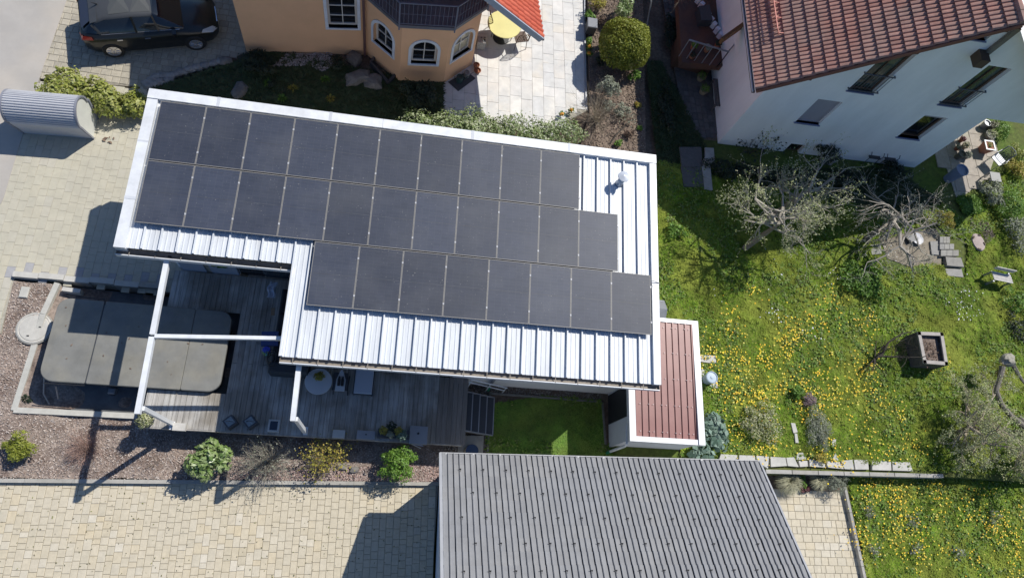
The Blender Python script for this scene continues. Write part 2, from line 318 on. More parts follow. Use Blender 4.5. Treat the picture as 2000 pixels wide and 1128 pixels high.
def pave(root,name,O,ang,poly,z,wid,lens,mat,gap=.008,seed=5,limit=295,th=.05,alongx=False,special=None,bevel=.008,jit=.002,rotj=0.0):
    g=np.random.default_rng(seed); ca,sa=math.cos(ang),math.sin(ang); loc=[((p[0]-O[0])*ca+(p[1]-O[1])*sa,-(p[0]-O[0])*sa+(p[1]-O[1])*ca) for p in poly]
    if alongx: loc=[(b_,a) for a,b_ in loc]
    u0,u1=min(p[0] for p in loc),max(p[0] for p in loc); v0,v1=min(p[1] for p in loc),max(p[1] for p in loc)
    P=[];uu=u0;i=0
    while uu<u1:
        wd=wid[i%len(wid)]; v=v0-g.random()*max(lens)
        while v<v1:
            L=lens[g.integers(len(lens))]; cu,cv=uu+wd/2,v+L/2
            if inpoly(np.array([cu]),np.array([cv]),loc)[0]:
                a,b_=(cv,cu) if alongx else (cu,cv)
                X,Y=O[0]+a*ca-b_*sa,O[1]+a*sa+b_*ca
                P.append((X,Y,wd,L,i,cv))
            v+=L
        uu+=wd; i+=1
    P.sort(key=lambda q:(not inview((q[0],q[1],z)),q[0]**2+q[1]**2)); ME={}; rest=MB(); k=0
    for X,Y,wd,L,i,cv in P:
        m=mat
        if special: m=special(X,Y,i) or mat
        sx,sy=(L,wd) if alongx else (wd,L); zz=z+g.normal()*jit
        if k<limit and inview((X,Y,z)):
            key=(round(sx,3),round(sy,3),m.name)
            if key not in ME:
                a,b_=(sx-gap)/2,(sy-gap)/2; ME[key]=MB().bev(-a,-b_,-th,a,b_,0,bevel).mesh(name,m)
            o=bpy.data.objects.new(name,ME[key]); COL.objects.link(o); o.parent=root; o.location=Vector((X,Y,zz))-WL[root]; o.rotation_euler=(0,0,ang+g.normal()*rotj)
        elif m is mat:
            a,b_=(sx-gap)/2,(sy-gap)/2; q=MB().bev(-a,-b_,-th,a,b_,0,bevel)
            rest.add([(X+x*ca-y*sa,Y+x*sa+y*ca,zz+c) for x,y,c in q.v],q.f)
        k+=1
    if rest.v:
        o=rest.build(name+'s',mat,root); o['kind']='stuff'
# lower yard
kA,kB=G(0,942,ZY),G(857,948,ZY); kd=(kB-kA).normalized(); kang=math.atan2(kd.y,kd.x)
ypoly=[kA-kd*3,kB+kd*.0,Vector((1.62,1.35,0)),Vector((1.62,-6,0)),Vector((-13,-6,0))]
yr=sheet('yard_paving',ypoly,ZY-.02,jointm)
pave(yr,'paving_stone',kA,kang,[kA-kd*1.5+Vector((0,.17,0)),kB+Vector((0,.17,0)),Vector((1.6,-2.2,0)),Vector((-11.5,-2.2,0))],ZY,[.18,.205,.19,.20],[.14,.20,.20,.28,.28,.32,.22],paveA,seed=11,gap=.006)
ka=[G(1500,958,ZY),G(1645,958,ZY),G(1688,1140,ZY)]
yp2=[Vector((10.3,1.72,0)),Vector((ka[1].x,1.72,0)),Vector((ka[2].x,-1.6,0)),Vector((ka[2].x+.25,-6,0)),Vector((9.6,-6,0)),Vector((9.6,1.72,0))]
yr2=sheet('side_yard_paving',yp2,ZY-.02,jointm)
pave(yr2,'paving_stone',(9.6,1.7),.01,[(9.7,1.82),(ka[1].x-.02,1.82),(ka[2].x-.02,-1.4),(9.7,-1.4)],ZY,[.22,.24,.21],[.16,.22,.31,.31,.24],paveA,seed=12,alongx=True)
bits('joint_moss',[kA,kB,Vector((1.5,-1.5,0)),Vector((-11,-1.5,0))],ZY+.004,420,.045,M('moss_speck',[(.10,.12,.03),(.16,.13,.08),(.22,.24,.06)],.9,.1),'moss specks and tiny weeds in the joints of the yard paving','moss',seed=81,thick=.5)
# kerb in front of the mulch bed
kt=thing('kerb','long pale concrete kerb between the mulch bed and the cream yard paving','kerb',(kA+kB)/2); n_=12; Lk=(kB-kA).length+3
for i in range(n_):
    a=kA-kd*3+kd*(Lk*i/n_); b_=kA-kd*3+kd*(Lk*(i+1)/n_-.006); off=Vector((-kd.y,kd.x,0))*.05
    MB().bar(a+off+Vector((0,0,.03)),b_+off+Vector((0,0,.03)),.10,.20).build('kerb_stone',concrete,kt)
# driveway
dwl=[G(60,165,ZD),G(-15,395,ZD),G(-60,560,ZD),G(-40,760,-.3)]
dpoly=[G(95,152,ZD),G(300,178,ZD),Vector((-6.3,11.2,0)),Vector((-6.3,6.38,0)),G(28,540,ZD),G(0,650,ZD),G(-60,700,ZD),G(-70,520,ZD),G(12,385,ZD),G(62,200,ZD)]
dr=sheet('driveway',[(p.x,p.y) for p in dpoly],ZD-.02,jointd)
pave(dr,'paving_stone',(-6.3,6.38),0,[(p.x-(.25 if i>5 or i==0 else 0),p.y) for i,p in enumerate(dpoly)],ZD,[.22],[.33,.33,.33,.22,.40],paveB,seed=13,gap=.004,bevel=.003,
     special=lambda X,Y,i:(paveG if (6.45<Y<6.75 and i%2==0) else None))
cpoly=[G(131,0,ZD),G(82,150,ZD),G(110,158,ZD),G(280,170,ZD),G(320,152,ZD),G(440,118,ZD),G(485,100,ZD),G(465,0,ZD),G(450,-120,ZD),G(170,-120,ZD)]
cr_=sheet('parking_paving',[(p.x,p.y) for p in cpoly],ZD-.015,jointm)
pave(cr_,'paving_stone',G(82,150,ZD)[:2],-.02,[(p.x-(.3 if i<2 or i>8 else 0),p.y) for i,p in enumerate(cpoly)],ZD,[.235,.235],[.19,.235,.235,.30],paveC,seed=14,bevel=.014,alongx=True)
# mulch bed, gravel, basin
mulchm=M('bark_mulch',[(.26,.20,.165),(.31,.25,.21)],.95,.5,14,.9,35,patch=(.19,.14,.115),pscale=2.2)
def zm(X,Y):
    t=np.clip((-8.2-np.asarray(X))/1.6,0,1)*np.clip((np.asarray(Y)-1.5)/4.5,0,1); return ZM+.28*t+.025*np.sin(np.asarray(X)*5)*np.cos(np.asarray(Y)*6)
mpoly=[kA-kd*3+Vector((0,.1,0)),kB+Vector((0,.1,0)),Vector((1.75,1.4,0)),Vector((1.75,3.2,0)),Vector((-4,5,0)),Vector((-6.3,6.3,0)),G(30,550,-.15),G(2,650,-.2),G(-40,760,-.3),G(-60,880,-.4)]
xs=np.linspace(-13.2,1.75,110); ys=np.linspace(.8,6.3,50); XX,YY=np.meshgrid(xs,ys); Zg=zm(XX,YY)
idx=np.arange(XX.size).reshape(XX.shape); cx,cy=(XX[:-1,:-1]+XX[1:,1:])/2,(YY[:-1,:-1]+YY[1:,1:])/2
keep=inpoly(cx.ravel(),cy.ravel(),mpoly).reshape(cx.shape)
Fq=np.stack([idx[:-1,:-1],idx[:-1,1:],idx[1:,1:],idx[1:,:-1]],-1)[keep]
mo=npmesh('mulch_bed',np.stack([XX.ravel(),YY.ravel(),Zg.ravel()],1),Fq,mulchm); mo['kind']='structure'
basin=[G(92,612,ZM),G(25,800,ZM),G(268,812,ZM),Vector((-4.0,2.6,0)),Vector((-4.0,6.2,0)),G(112,552,-.2)]
bits('bark_chips',[(p[0],p[1]) for p in mpoly],0,52000,.065,M('bark_chip',[(.44,.36,.31),(.58,.51,.46),(.33,.245,.20),(.50,.43,.38),(.26,.18,.145),(.68,.62,.56)],.9,.1),'reddish brown bark chips covering the planting bed','bark mulch',exclude=([(p.x,p.y) for p in basin],[(-6.4,2.35),(2,2.35),(2,6),(-6.4,6)]),zf=zm,thick=.32)
bits('pink_gravel',[G(450,920,ZM),G(600,915,ZM),G(860,905,ZM),G(858,940,ZM),G(450,936,ZM)],ZM+.01,7000,.05,M('pink_chip',[(.34,.22,.19),(.50,.38,.34),(.24,.15,.13),(.56,.47,.43)],.9,.1),'pinkish stone chips in front of the shrubs beside the kerb','gravel',seed=9,thick=.6)
slabt=M('basin_slab',(.14,.145,.15),.85,.3,2.5,.2,30,patch=(.10,.105,.115),pscale=1.2)
bs=thing('basin','sunken concrete basin with a pale rim holding the swim spa','basin',(-6.6,4.3,ZM))
MB().prism([(p.x,p.y) for p in basin],ZM-.2,ZM+.015).build('floor_slab',slabt,bs)
rim=[G(112,552,-.05),G(84,612,-.08),G(62,690,-.2),G(27,800,ZM+.1),G(150,806,ZM+.1),G(268,812,ZM+.1)]
for i,(a,b_) in enumerate(zip(rim[:-1],rim[1:])):
    MB().bar(a+Vector((0,0,-.12)),b_+Vector((0,0,-.12)),.15,.26).build('rim_stone',concw,bs)
MB().bar(G(125,566,-.1),G(160,571,-.1),.12,.25).build('rim_stone',concw,bs)
# retaining wall along the driveway
A_,B_=G(26,534,.0),G(320,560,.0); rt=thing('retaining_wall','low stepped concrete retaining wall at the edge of the driveway paving','wall',(A_+B_)/2+Vector((0,0,-.5)))
for i in range(6):
    a=A_+(B_-A_)*(i/6); b_=A_+(B_-A_)*((i+1)/6-.003); dz=Vector((0,(-.01,.01,-.01,.015,-.01,.01)[i],-.25+(0,.006,-.012,.012,-.004,.008)[i]))
    MB().bar(a+dz,b_+dz,.16,.56).build('wall_block',concw if i<5 else concrete,rt)
sn=thing('square_stone','small square beige stone block lying in the mulch by the retaining wall','stone',G(50,572,-.15))
MB().bev(*(G(50,572,-.15)+Vector((-.11,-.16,-.02))),*(G(50,572,-.15)+Vector((.11,.16,.1))),.015).build('block',concw,sn)
mc=thing('manhole_cover','round cream concrete manhole cover set in the mulch beside the swim spa','manhole cover',G(68,641,-.18))
cc=G(68,641,-.18); MB().lathe(cc,[(.44,-.05),(.44,.05),(.40,.06),(.39,.045),(.37,.045),(.36,.062),(0.01,.066)],36).build('lid',concw,mc)
MB().lathe(cc,[(.47,-.05),(.47,.03),(.445,.03),(.445,-.04)],36).build('rim',concrete,mc)
MB().box(cc.x+.12,cc.y+.02,cc.z+.06,cc.x+.18,cc.y+.05,cc.z+.075).box(cc.x-.12,cc.y-.25,cc.z+.06,cc.x-.06,cc.y-.22,cc.z+.075).build('lifting_slot',blackm,mc)
# small lawn behind the garage + gravel strips
lw=[(1.95,1.6),(11.8,1.6),(11.8,2.4),(6.9,2.5),(6.6,4.6),(2.7,4.35),(2.7,2.6),(2.1,2.6)]
lawnp=M('lawn_soil',[(.045,.075,.012),(.06,.09,.015)],.95,.4,9,.6,30)
sheet('small_lawn_ground',[(1.75,1.3),(11.9,1.3),(11.9,2.45),(6.9,2.5),(6.9,4.7),(1.75,4.7)],ZL-.01,soil)
grvm=M('gravel_stone',[(.20,.18,.155),(.28,.26,.23),(.14,.12,.105),(.34,.31,.28)],.9,.1)
p_l=[G(955,790,ZL),G(950,888,ZL),Vector((3.0,1.5,0)),Vector((11.7,1.5,0)),Vector((11.7,2.4,0)),G(1330,872,ZL),G(1183,870,ZL),G(1172,782,ZL),G(1060,773,ZL)]
sheet('small_lawn',p_l,ZL+.005,lawnp,thick=.05)
grass('small_lawn_grass',p_l,ZL,5200,M('grass_blade_short',[(.08,.19,.014),(.12,.25,.02),(.17,.28,.035),(.05,.12,.01)],.7,.45,2.2,trans=.03,patch=(.16,.24,.03),pscale=1.3),'short green grass of the small lawn between pool house and garage',.05,seed=31,w0=.022)
bits('gravel_strip',[G(900,745,ZL),G(1172,755,ZL),G(1174,783,ZL),G(1050,775,ZL),G(958,768,ZL),G(952,890,ZL),G(860,890,ZL),G(862,868,ZL)],ZL,9000,.05,grvm,'grey gravel strip between the pool house wall and the small lawn','gravel',seed=32,thick=.7)
conc_shade=M('shade_toned_concrete',(.17,.165,.15),.9,.25,6,.2,40)  # concrete darkened: the shade on the lawn edging is in its colour
et=thing('lawn_edging','thin concrete edging strip between gravel and small lawn','edging',G(955,830,ZL))
for q in ([(957,768),(952,888)],[(957,768),(1060,776)],[(1060,776),(1174,785)],[(1176,785),(1182,868)]):
    a,b_=G(*q[0],ZL),G(*q[1],ZL); MB().bar(a,b_,.06,.1).build('edging_stone',conc_shade,et)
# ================================================================ NORTH GARDEN (peach house side)
sheet('north_ground',[(-8.6,10.75),(-5.9,12.4),(-6.3,13.6),(-6.3,30),(9.95,30),(9.95,10.4),(-6.3,10.4),(-7.9,11.5)],ZN-.03,soil,thick=.6)
tpoly=[G(862,150,ZN),G(935,60,ZN),G(930,-60,ZN),G(1140,-60,ZN),G(1146,216,ZN),G(1128,226,ZN),G(1098,242,ZN),G(1045,256,ZN),G(950,246,ZN),G(860,236,ZN)]
tr_=sheet('terrace',tpoly,ZN-.01,jointd,thick=.2)
pave(tr_,'terrace_slab',(tpoly[4].x,tpoly[4].y),.035,tpoly,ZN+.012,[.41],[.82,.82,.62,.41],slabm,seed=21,gap=.006,bevel=.004)
eg=[G(1144,205,ZN),G(1142,100,ZN),G(1140,-60,ZN)]
e2=thing('terrace_edging','thin grey edging along the right side of the beige slab terrace','edging',eg[1])
for a,b_ in zip(eg[:-1],eg[1:]): MB().bar(a,b_,.05,.14).build('edging_strip',greym,e2)
gw=[G(1150,190,ZN),G(1120,222,ZN),G(1080,236,ZN),G(1010,243,ZN)]
# shaded planting between driveway and peach house
gc=grass('ground_cover',[G(300,175,ZN),G(470,120,ZN),G(500,95,ZN),G(770,150,ZN),G(865,160,ZN),G(865,245,ZN),(-6.5,10.9)],ZN,2600,M('shade_toned_leaf',[(.020,.038,.012),(.035,.065,.02),(.05,.08,.025),(.06,.05,.022)],.7,.1),'dark green ground cover with shade put into its colour below the peach house wall',.12,seed=33,w0=.04)  # leaf colour lowered to carry the shade below the wall
gravp=[[(530,130),(570,108),(620,104),(650,118),(640,138),(590,140)],[(600,110),(650,112),(655,135),(620,142)]]
bits('white_gravel',[G(530,132,ZN),G(560,108,ZN),G(648,105,ZN),G(652,130,ZN),G(630,142,ZN),G(600,130,ZN)],ZN+.05,2600,.055,M('white_chip',[(.34,.30,.29),(.5,.46,.45),(.2,.17,.16)],.9,.1),'pale gravel patch in the shaded bed below the peach wall','gravel',seed=34,thick=.8)
stm=M('boulder_stone',[(.15,.14,.13),(.22,.205,.19)],.9,.35,5,.8,14)
def boulder(name,label,px,z,sx,sy,sz,rz=0,mat=stm,seed=0,cat_='stone',parent=None):
    g=np.random.default_rng(seed); c=G(px[0],px[1],z); bm=MB(); bm.lathe((0,0,0),[(.55,-.3),(.95,.05),(1,.45),(.82,.8),(.45,.97),(.02,1)],10)
    ca,sa=math.cos(rz),math.sin(rz); v=[]
    for x,y,zz in bm.v:
        k=1+.18*math.sin(3*x+5*y+seed)+.1*g.normal(); s4=max(abs(x),abs(y),.001)/max(math.hypot(x,y),.001); k*=.6+.4/max(s4,.7)
        X,Y=x*k*sx/2,y*k*sy/2; v.append((c.x+X*ca-Y*sa,c.y+X*sa+Y*ca,z+zz*sz))
    bm.v=v; o=bm.build(name,mat,parent)
    if parent is None: tag(o,label,cat_)
    return o
for i,(px,s_,rz,lb) in enumerate([((470,180),(.45,.7,.25),-.3,'upright grey slab stone in the shaded bed behind the white roof edge'),((442,122),(.45,.3,.2),.3,'small grey stone at the corner of the parking space'),
     ((700,158),(.9,.55,.35),.4,'large brown boulder left of the bay window'),((728,165),(.6,.6,.3),.1,'round boulder below the bay window light shaft'),((692,120),(.5,.6,.3),0,'brown boulder beside the peach house downpipe')]):
    boulder('boulder',lb,px,ZN-.03,*s_,rz,seed=i)
# stone edging of parking space
se=thing('stone_edging','row of rough grey natural stones edging the parking space','edging',G(340,145,ZN))
for i,p in enumerate([(286,164),(298,158),(306,152),(318,150),(334,150),(345,146),(356,142),(370,138),(384,134),(400,130),(300,166),(312,162),(330,158),(290,170),(418,126),(432,122)]):
    boulder('edge_stone',None,p,ZN-.04,.34,.24,.14,.35,M('pale_field_stone',[(.26,.25,.24),(.34,.33,.31)],.9,.3,8,.5,30),seed=40+i,parent=se)
# light shaft
ls=thing('light_shaft','dark cellar light shaft at the foot of the bay window','light shaft',G(758,140,ZN))
q=[G(738,112,ZN),G(776,148,ZN),G(758,166,ZN),G(724,128,ZN)]
for a,b_ in zip(q,q[1:]+q[:1]): MB().bar(a+Vector((0,0,.06)),b_+Vector((0,0,.06)),.08,.3).build('shaft_wall',anth,ls)
MB().prism(q,ZN-.3,ZN-.05).build('grate',blackm,ls)
# ================================================================ EAST GARDEN
gx=[Vector((6.9,2.45,0)),Vector((11.2,2.45,0)),G(1492,925,0),G(1845,930,0),(60,2.3,0),(80,80,0),(9.95,80,0),(9.95,10.4,0),(6.6,10.4,0)]
gardm=M('garden_soil',[(.07,.12,.012),(.09,.14,.016)],.95,.4,6,.7,30,patch=(.10,.115,.025),pscale=.7)
sheet('garden_ground',gx,-.005,gardm,thick=.65)
sheet('lower_meadow_ground',[(ka[1].x+.1,2.35),(60,2.3),(60,-30),(12.4,-30),(ka[2].x+.35,-6),(ka[2].x+.1,-1.6)],ZY+.06,gardm,thick=.3)
# brown bed beside the terrace
bedp=[G(1146,-40,ZN),G(1255,-40,0),G(1262,320,0),(5.2,10.72),G(1150,225,ZN)]
sheet('garden_bed',[(p[0],p[1]) for p in bedp],.0,M('bed_soil',[(.22,.165,.125),(.26,.20,.155)],.95,.4,14,.9,30,patch=(.15,.11,.085),pscale=2.5),thick=.2)
bits('bed_crumbs',[(p[0],p[1]) for p in bedp],.01,9000,.06,M('soil_crumb',[(.26,.20,.15),(.15,.11,.08),(.34,.27,.21),(.09,.065,.05)],.95,.1),'lumpy dry brown soil of the bed beside the terrace','soil',seed=35,thick=.8)
# dark path between bed and white house
path=M('dark_paving',[(.10,.095,.09),(.13,.125,.12),(.08,.08,.08)],.9,.2,9,.3,50)
pp=[G(1290,-40,0),G(1318,140,0),G(1345,270,0),G(1400,275,0),G(1402,215,0),G(1400,120,0),G(1330,40,0),G(1325,-40,0)]
pr=sheet('side_path',[(p.x,p.y) for p in pp],.004,soil,thick=.05)
pave(pr,'path_stone',(pp[0].x,pp[0].y),.1,[(p.x,p.y) for p in pp],.03,[.2],[.3,.3,.2],path,seed=23,limit=200,th=.04)
st=thing('garden_steps','three shaded grey stone slab steps beside the white house corner','steps',G(1355,330,0))
for i,(a,b_,c_,d_,zz) in enumerate([((1327,287),(1370,287),(1372,325),(1332,325),.02),((1330,325),(1372,325),(1376,365),(1336,364),.0)]):
    MB().prism([G(*p,zz+.1) for p in (a,b_,c_,d_)],-.02,zz+.1).build('step_slab',path,st)
for a,b_,c_,d_ in [((1377,288),(1394,289),(1396,312),(1378,305)),((1378,305),(1396,312),(1388,320),(1370,318)),((1370,320),(1387,320),(1390,350),(1374,345)),((1374,346),(1390,350),(1392,371),(1376,369))]:
    MB().prism([G(*p,.12) for p in (a,b_,c_,d_)],-.02,.12).build('side_stone',concrete,st)
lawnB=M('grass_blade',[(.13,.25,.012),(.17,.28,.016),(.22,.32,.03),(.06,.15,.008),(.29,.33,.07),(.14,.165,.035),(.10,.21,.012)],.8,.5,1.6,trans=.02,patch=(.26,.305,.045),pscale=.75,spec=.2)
lawnShade=M('grass_blade_shade',[(.02,.04,.008),(.03,.055,.012),(.045,.07,.016)],.6,.1,trans=.2)  # darker copy of the grass, the house shade put into its colour
lawnp1=[G(1283,318,0),Vector((7.4,6.6,0)),Vector((8.9,6.6,0)),Vector((8.95,2.5,0)),G(1400,888,0),G(1490,890,0),G(1620,898,0),G(1845,920,0),G(2060,930,0),G(2100,300,0),G(1990,300,0),G(1890,440,0),G(1840,400,0),G(1740,420,0),G(1400,330,0)]
exc=[[G(1710,470,0),G(1760,455,0),G(1830,440,0),G(1850,460,0),G(1890,480,0),G(1885,540,0),G(1820,515,0),G(1740,530,0)],[G(1830,460,0),G(1885,465,0),G(1885,545,0),G(1845,540,0)]]
grass('garden_grass',lawnp1,0,2300,lawnB,'bright rough spring grass of the garden lawn',.10,exc,seed=36,w0=.034)
grass('shade_toned_grass',[G(1262,120,0),G(1290,120,0),G(1400,330,0),G(1740,330,0),G(1850,400,0),G(1740,425,0),G(1400,345,0),G(1283,322,0)],0,1500,lawnShade,'grass and weeds with the white house shade put into their dark colour',.11,seed=37,w0=.035)
zlm=ZY+.065
grass('meadow_grass',[G(1655,930,zlm),G(2080,935,zlm),G(2080,1160,zlm),G(1700,1160,zlm)],zlm,2000,lawnB,'rough dandelion meadow right of the side yard paving',.09,seed=38,w0=.034)
# broad leaved weeds among the grass
wdm=M('weed_leaf',[(.09,.21,.012),(.14,.26,.02),(.07,.15,.012),(.20,.31,.04),(.25,.30,.08),(.12,.15,.05)],.7,.15,trans=.15)
def weeds(name,label,poly,z,n,seed,exclude=()):
    X,Y,g=cluster_pts(poly,n,seed,exclude); k=vnoise(X,Y,1.1,seed)>.42; X,Y=X[k],Y[k]; m=len(X); q=9
    A=g.random((m,q))*6.28; rr=.03+.09*g.random((m,q)); PX=(X[:,None]+np.cos(A)*rr).ravel(); PY=(Y[:,None]+np.sin(A)*rr).ravel(); PZ=z+.05+.07*g.random(m*q)
    nn=np.stack([np.cos(A).ravel()*.35,np.sin(A).ravel()*.35,np.ones(m*q)],1)+g.normal(size=(m*q,3))*.25; nn/=np.linalg.norm(nn,axis=1)[:,None]
    o=npmesh(name,*leafquads(np.stack([PX,PY,PZ],1),nn,.085,g,.5),wdm); tag(o,label,'weeds',kind='stuff')
weeds('small_lawn_weeds','weed tufts in the small shaded lawn',p_l,ZL-.03,900,73); weeds('lawn_weeds','broad leaved weeds spread through the garden lawn',lawnp1,0,8000,71,exc); weeds('meadow_weeds','broad leaved weeds in the meadow right of the side yard',[G(1655,930,zlm),G(2080,935,zlm),G(2080,1160,zlm),G(1700,1160,zlm)],zlm,700,72)
# flowers
def flowers(name,label,regs,z,n,cols,size,seed,catg):
    g=np.random.default_rng(seed); Ps=[]
    for (px,py,sx,sy,k) in regs:
        m=int(n*k)
        # clumpy scatter around a spot of the lawn
        c=G(px,py,z); ex=(G(px+sx,py,z)-c).length; ey=(G(px,py+sy,z)-c).length
        nc=max(3,m//20); cx=g.normal(size=nc)*ex*.62; cy=g.normal(size=nc)*ey*.62; i=g.integers(0,nc,m)
        Ps.append(np.stack([c.x+cx[i]+g.normal(size=m)*(.1+.3*g.random(m)),c.y+cy[i]+g.normal(size=m)*(.1+.3*g.random(m)),np.full(m,z)+.10+.05*g.random(m)],1))
    P=np.concatenate(Ps); m=len(P); t=np.arange(6)*math.pi/3; r_=(size*(.6+.7*g.random(m)))[:,None]
    V=np.stack([P[:,0:1]+r_*np.cos(t),P[:,1:2]+r_*np.sin(t),P[:,2:3]+.0*t+r_*.2*g.normal(size=(m,1))*np.cos(t)],-1)
    top=np.stack([P[:,0],P[:,1],P[:,2]+size*.5],1)[:,None,:]
    V=np.concatenate([V,top],1).reshape(-1,3); i=np.arange(m)*7; F_=np.concatenate([np.stack([i+k,i+(k+1)%6,i+6],1) for k in range(6)])
    o=npmesh(name,V,F_,cols); tag(o,label,catg,kind='stuff')
dandm=M('dandelion_yellow',[(.80,.60,.02),(.80,.66,.05),(.80,.42,.01),(.72,.66,.15),(.80,.50,.02),(.80,.60,.03)],.7,.0)
flowers('dandelions','yellow dandelions scattered over the garden lawn',[(1470,720,90,70,.26),(1620,760,80,70,.22),(1420,620,60,60,.06),(1560,640,140,70,.10),(1720,690,110,90,.08),(1460,850,70,40,.07),(1500,880,80,12,.05),(1600,890,20,25,.04),(1720,840,70,50,.07),(1690,890,60,20,.03),(1390,690,25,15,.03),(1530,760,100,60,.10)],0,1700,dandm,.023,51,'dandelions')
flowers('meadow_dandelions','yellow dandelions in the meadow right of the side yard',[(1740,990,60,45,.22),(1680,960,15,40,.06),(1690,1050,20,60,.07),(1880,990,90,50,.17),(1960,1040,50,50,.13),(1800,1070,100,50,.16),(1940,1090,70,40,.08),(1780,950,60,20,.08)],zlm,1050,dandm,.022,52,'dandelions')
flowers('daisies','small white flowers dotted in the lawn',[(1620,500,200,70,.3),(1860,590,60,25,.3),(1880,600,30,20,.15),(1500,640,150,80,.25)],0,120,M('daisy_white',[(.7,.7,.66),(.6,.62,.7)],.7,0),.02,53,'flowers')
# garden retaining wall with slab path
gwA,gwB=G(1495,920,.04),G(1842,929,.04)
gwt=thing('garden_wall','long low grey concrete wall between the garden and the lower meadow','wall',(gwA+gwB)/2-Vector((0,0,.5)))
for i in range(7):
    a=gwA+(gwB-gwA)*(i/7); b_=gwA+(gwB-gwA)*((i+1)/7-.004); MB().bar(a-Vector((0,0,.28)),b_-Vector((0,0,.28)),.12,.64).build('wall_block',concrete,gwt)
gp=thing('slab_path','row of irregular pale stone slabs along the top of the garden wall','path',G(1600,905,0)); gp['kind']='structure'
for q in [[(1408,886),(1440,888),(1440,900),(1404,899)],[(1444,888),(1474,889),(1476,903),(1444,901)],[(1477,889),(1502,891),(1500,914),(1480,902)],[(1505,891),(1534,893),(1537,909),(1506,911)],[(1536,893),(1551,892),(1560,911),(1539,909)],[(1557,884),(1568,883),(1575,896),(1556,897)],
          [(1581,896),(1600,899),(1611,905),(1612,912),(1582,910)],[(1560,899),(1577,899),(1578,910),(1563,911)],[(1614,900),(1640,901),(1648,915),(1617,912)],[(1632,884),(1638,898),(1625,898)],[(1643,899),(1665,897),(1668,916),(1650,915)],[(1668,897),(1695,897),(1697,916),(1671,916)],[(1703,897),(1740,901),(1741,918),(1704,917)],[(1743,901),(1777,902),(1783,919),(1744,918)],[(1626,858),(1633,857),(1632,872),(1625,872)],[(1545,825),(1553,826),(1558,843),(1550,845)],[(1552,845),(1557,846),(1560,864),(1554,864)]]:
    MB().prism([G(*p,.09) for p in q],-.03,.09).build('stone_slab',concw,gp)
# side yard kerb
skt=thing('side_kerb','narrow concrete kerb wall between side yard paving and dandelion meadow','kerb',G(1668,1040,ZY))
a,b_=G(1649,950,ZY+.1),G(1695,1160,ZY+.1)
for i in range(4): MB().bar(a+(b_-a)*(i/4)-Vector((0,0,.1)),a+(b_-a)*((i+1)/4-.004)-Vector((0,0,.1)),.09,.3).build('kerb_stone',concrete,skt)
# ================================================================ wall with openings
def clip(poly,f):
    out=[]
    for i in range(len(poly)):
        a,b_=poly[i],poly[(i+1)%len(poly)]; fa,fb=f(a),f(b_)
        if fa>=0: out.append(a)
        if (fa>=0)!=(fb>=0):
            t=fa/(fa-fb); out.append((a[0]+(b_[0]-a[0])*t,a[1]+(b_[1]-a[1])*t))
    return out
def wallmesh(mb,W,s0,s1,z0,z1,holes=(),depth=.16,tops=(),arches=()):
    ss=sorted({s0,s1,*[h[0] for h in holes],*[h[1] for h in holes],*[h[0] for h in arches],*[h[1] for h in arches]})
    zs=sorted({z0,z1,*[h[2] for h in holes],*[h[3] for h in holes],*[h[2] for h in arches],*[h[3] for h in arches]})
    for a,b_ in zip(ss[:-1],ss[1:]):
        for c,d in zip(zs[:-1],zs[1:]):
            m=((a+b_)/2,(c+d)/2)
            if any(h[0]<m[0]<h[1] and h[2]<m[1]<h[3] for h in list(holes)+list(arches)): continue
            p=[(a,c),(b_,c),(b_,d),(a,d)]
            for f in tops:
                p=clip(p,f)
                if len(p)<3: break
            if len(p)>=3: mb.add([W.P(*q) for q in p],[tuple(range(len(p)))])
    for h in holes:
        a,b_,c,d=h
        for (p,q) in (((a,c),(b_,c)),((b_,c),(b_,d)),((b_,d),(a,d)),((a,d),(a,c))):
            mb.add([W.P(*p),W.P(*p,-depth),W.P(*q,-depth),W.P(*q)],[(0,1,2,3)])
    for h in arches:   # opening with a half-ellipse head
        a,b_,c,d=h; r_=(b_-a)/2; sp=max(c+.1,d-r_); m=(a+b_)/2; n=12
        arc=[(m-r_*math.cos(math.pi*k/n),sp+(d-sp)*math.sin(math.pi*k/n)) for k in range(n+1)]
        L_=[p for p in arc[:n//2+1]]; mb.add([W.P(*p) for p in [(a,d)]+L_],[tuple(range(len(L_)+1))])
        R_=[p for p in arc[n//2:]]; mb.add([W.P(*p) for p in [(b_,d)]+R_],[tuple(range(len(R_)+1))])
        o=[(a,c)]+arc+[(b_,c)]
        for p,q in zip(o,o[1:]+o[:1]): mb.add([W.P(*p),W.P(*p,-depth),W.P(*q,-depth),W.P(*q)],[(0,1,2,3)])
    return mb
def pbox(mb,W,a,b_,c,d,o0,o1):
    v=[W.P(a,c,o0),W.P(b_,c,o0),W.P(b_,c,o1),W.P(a,c,o1),W.P(a,d,o0),W.P(b_,d,o0),W.P(b_,d,o1),W.P(a,d,o1)]
    return mb.add(v,[(0,3,2,1),(4,5,6,7),(0,1,5,4),(1,2,6,5),(2,3,7,6),(3,0,4,7)])
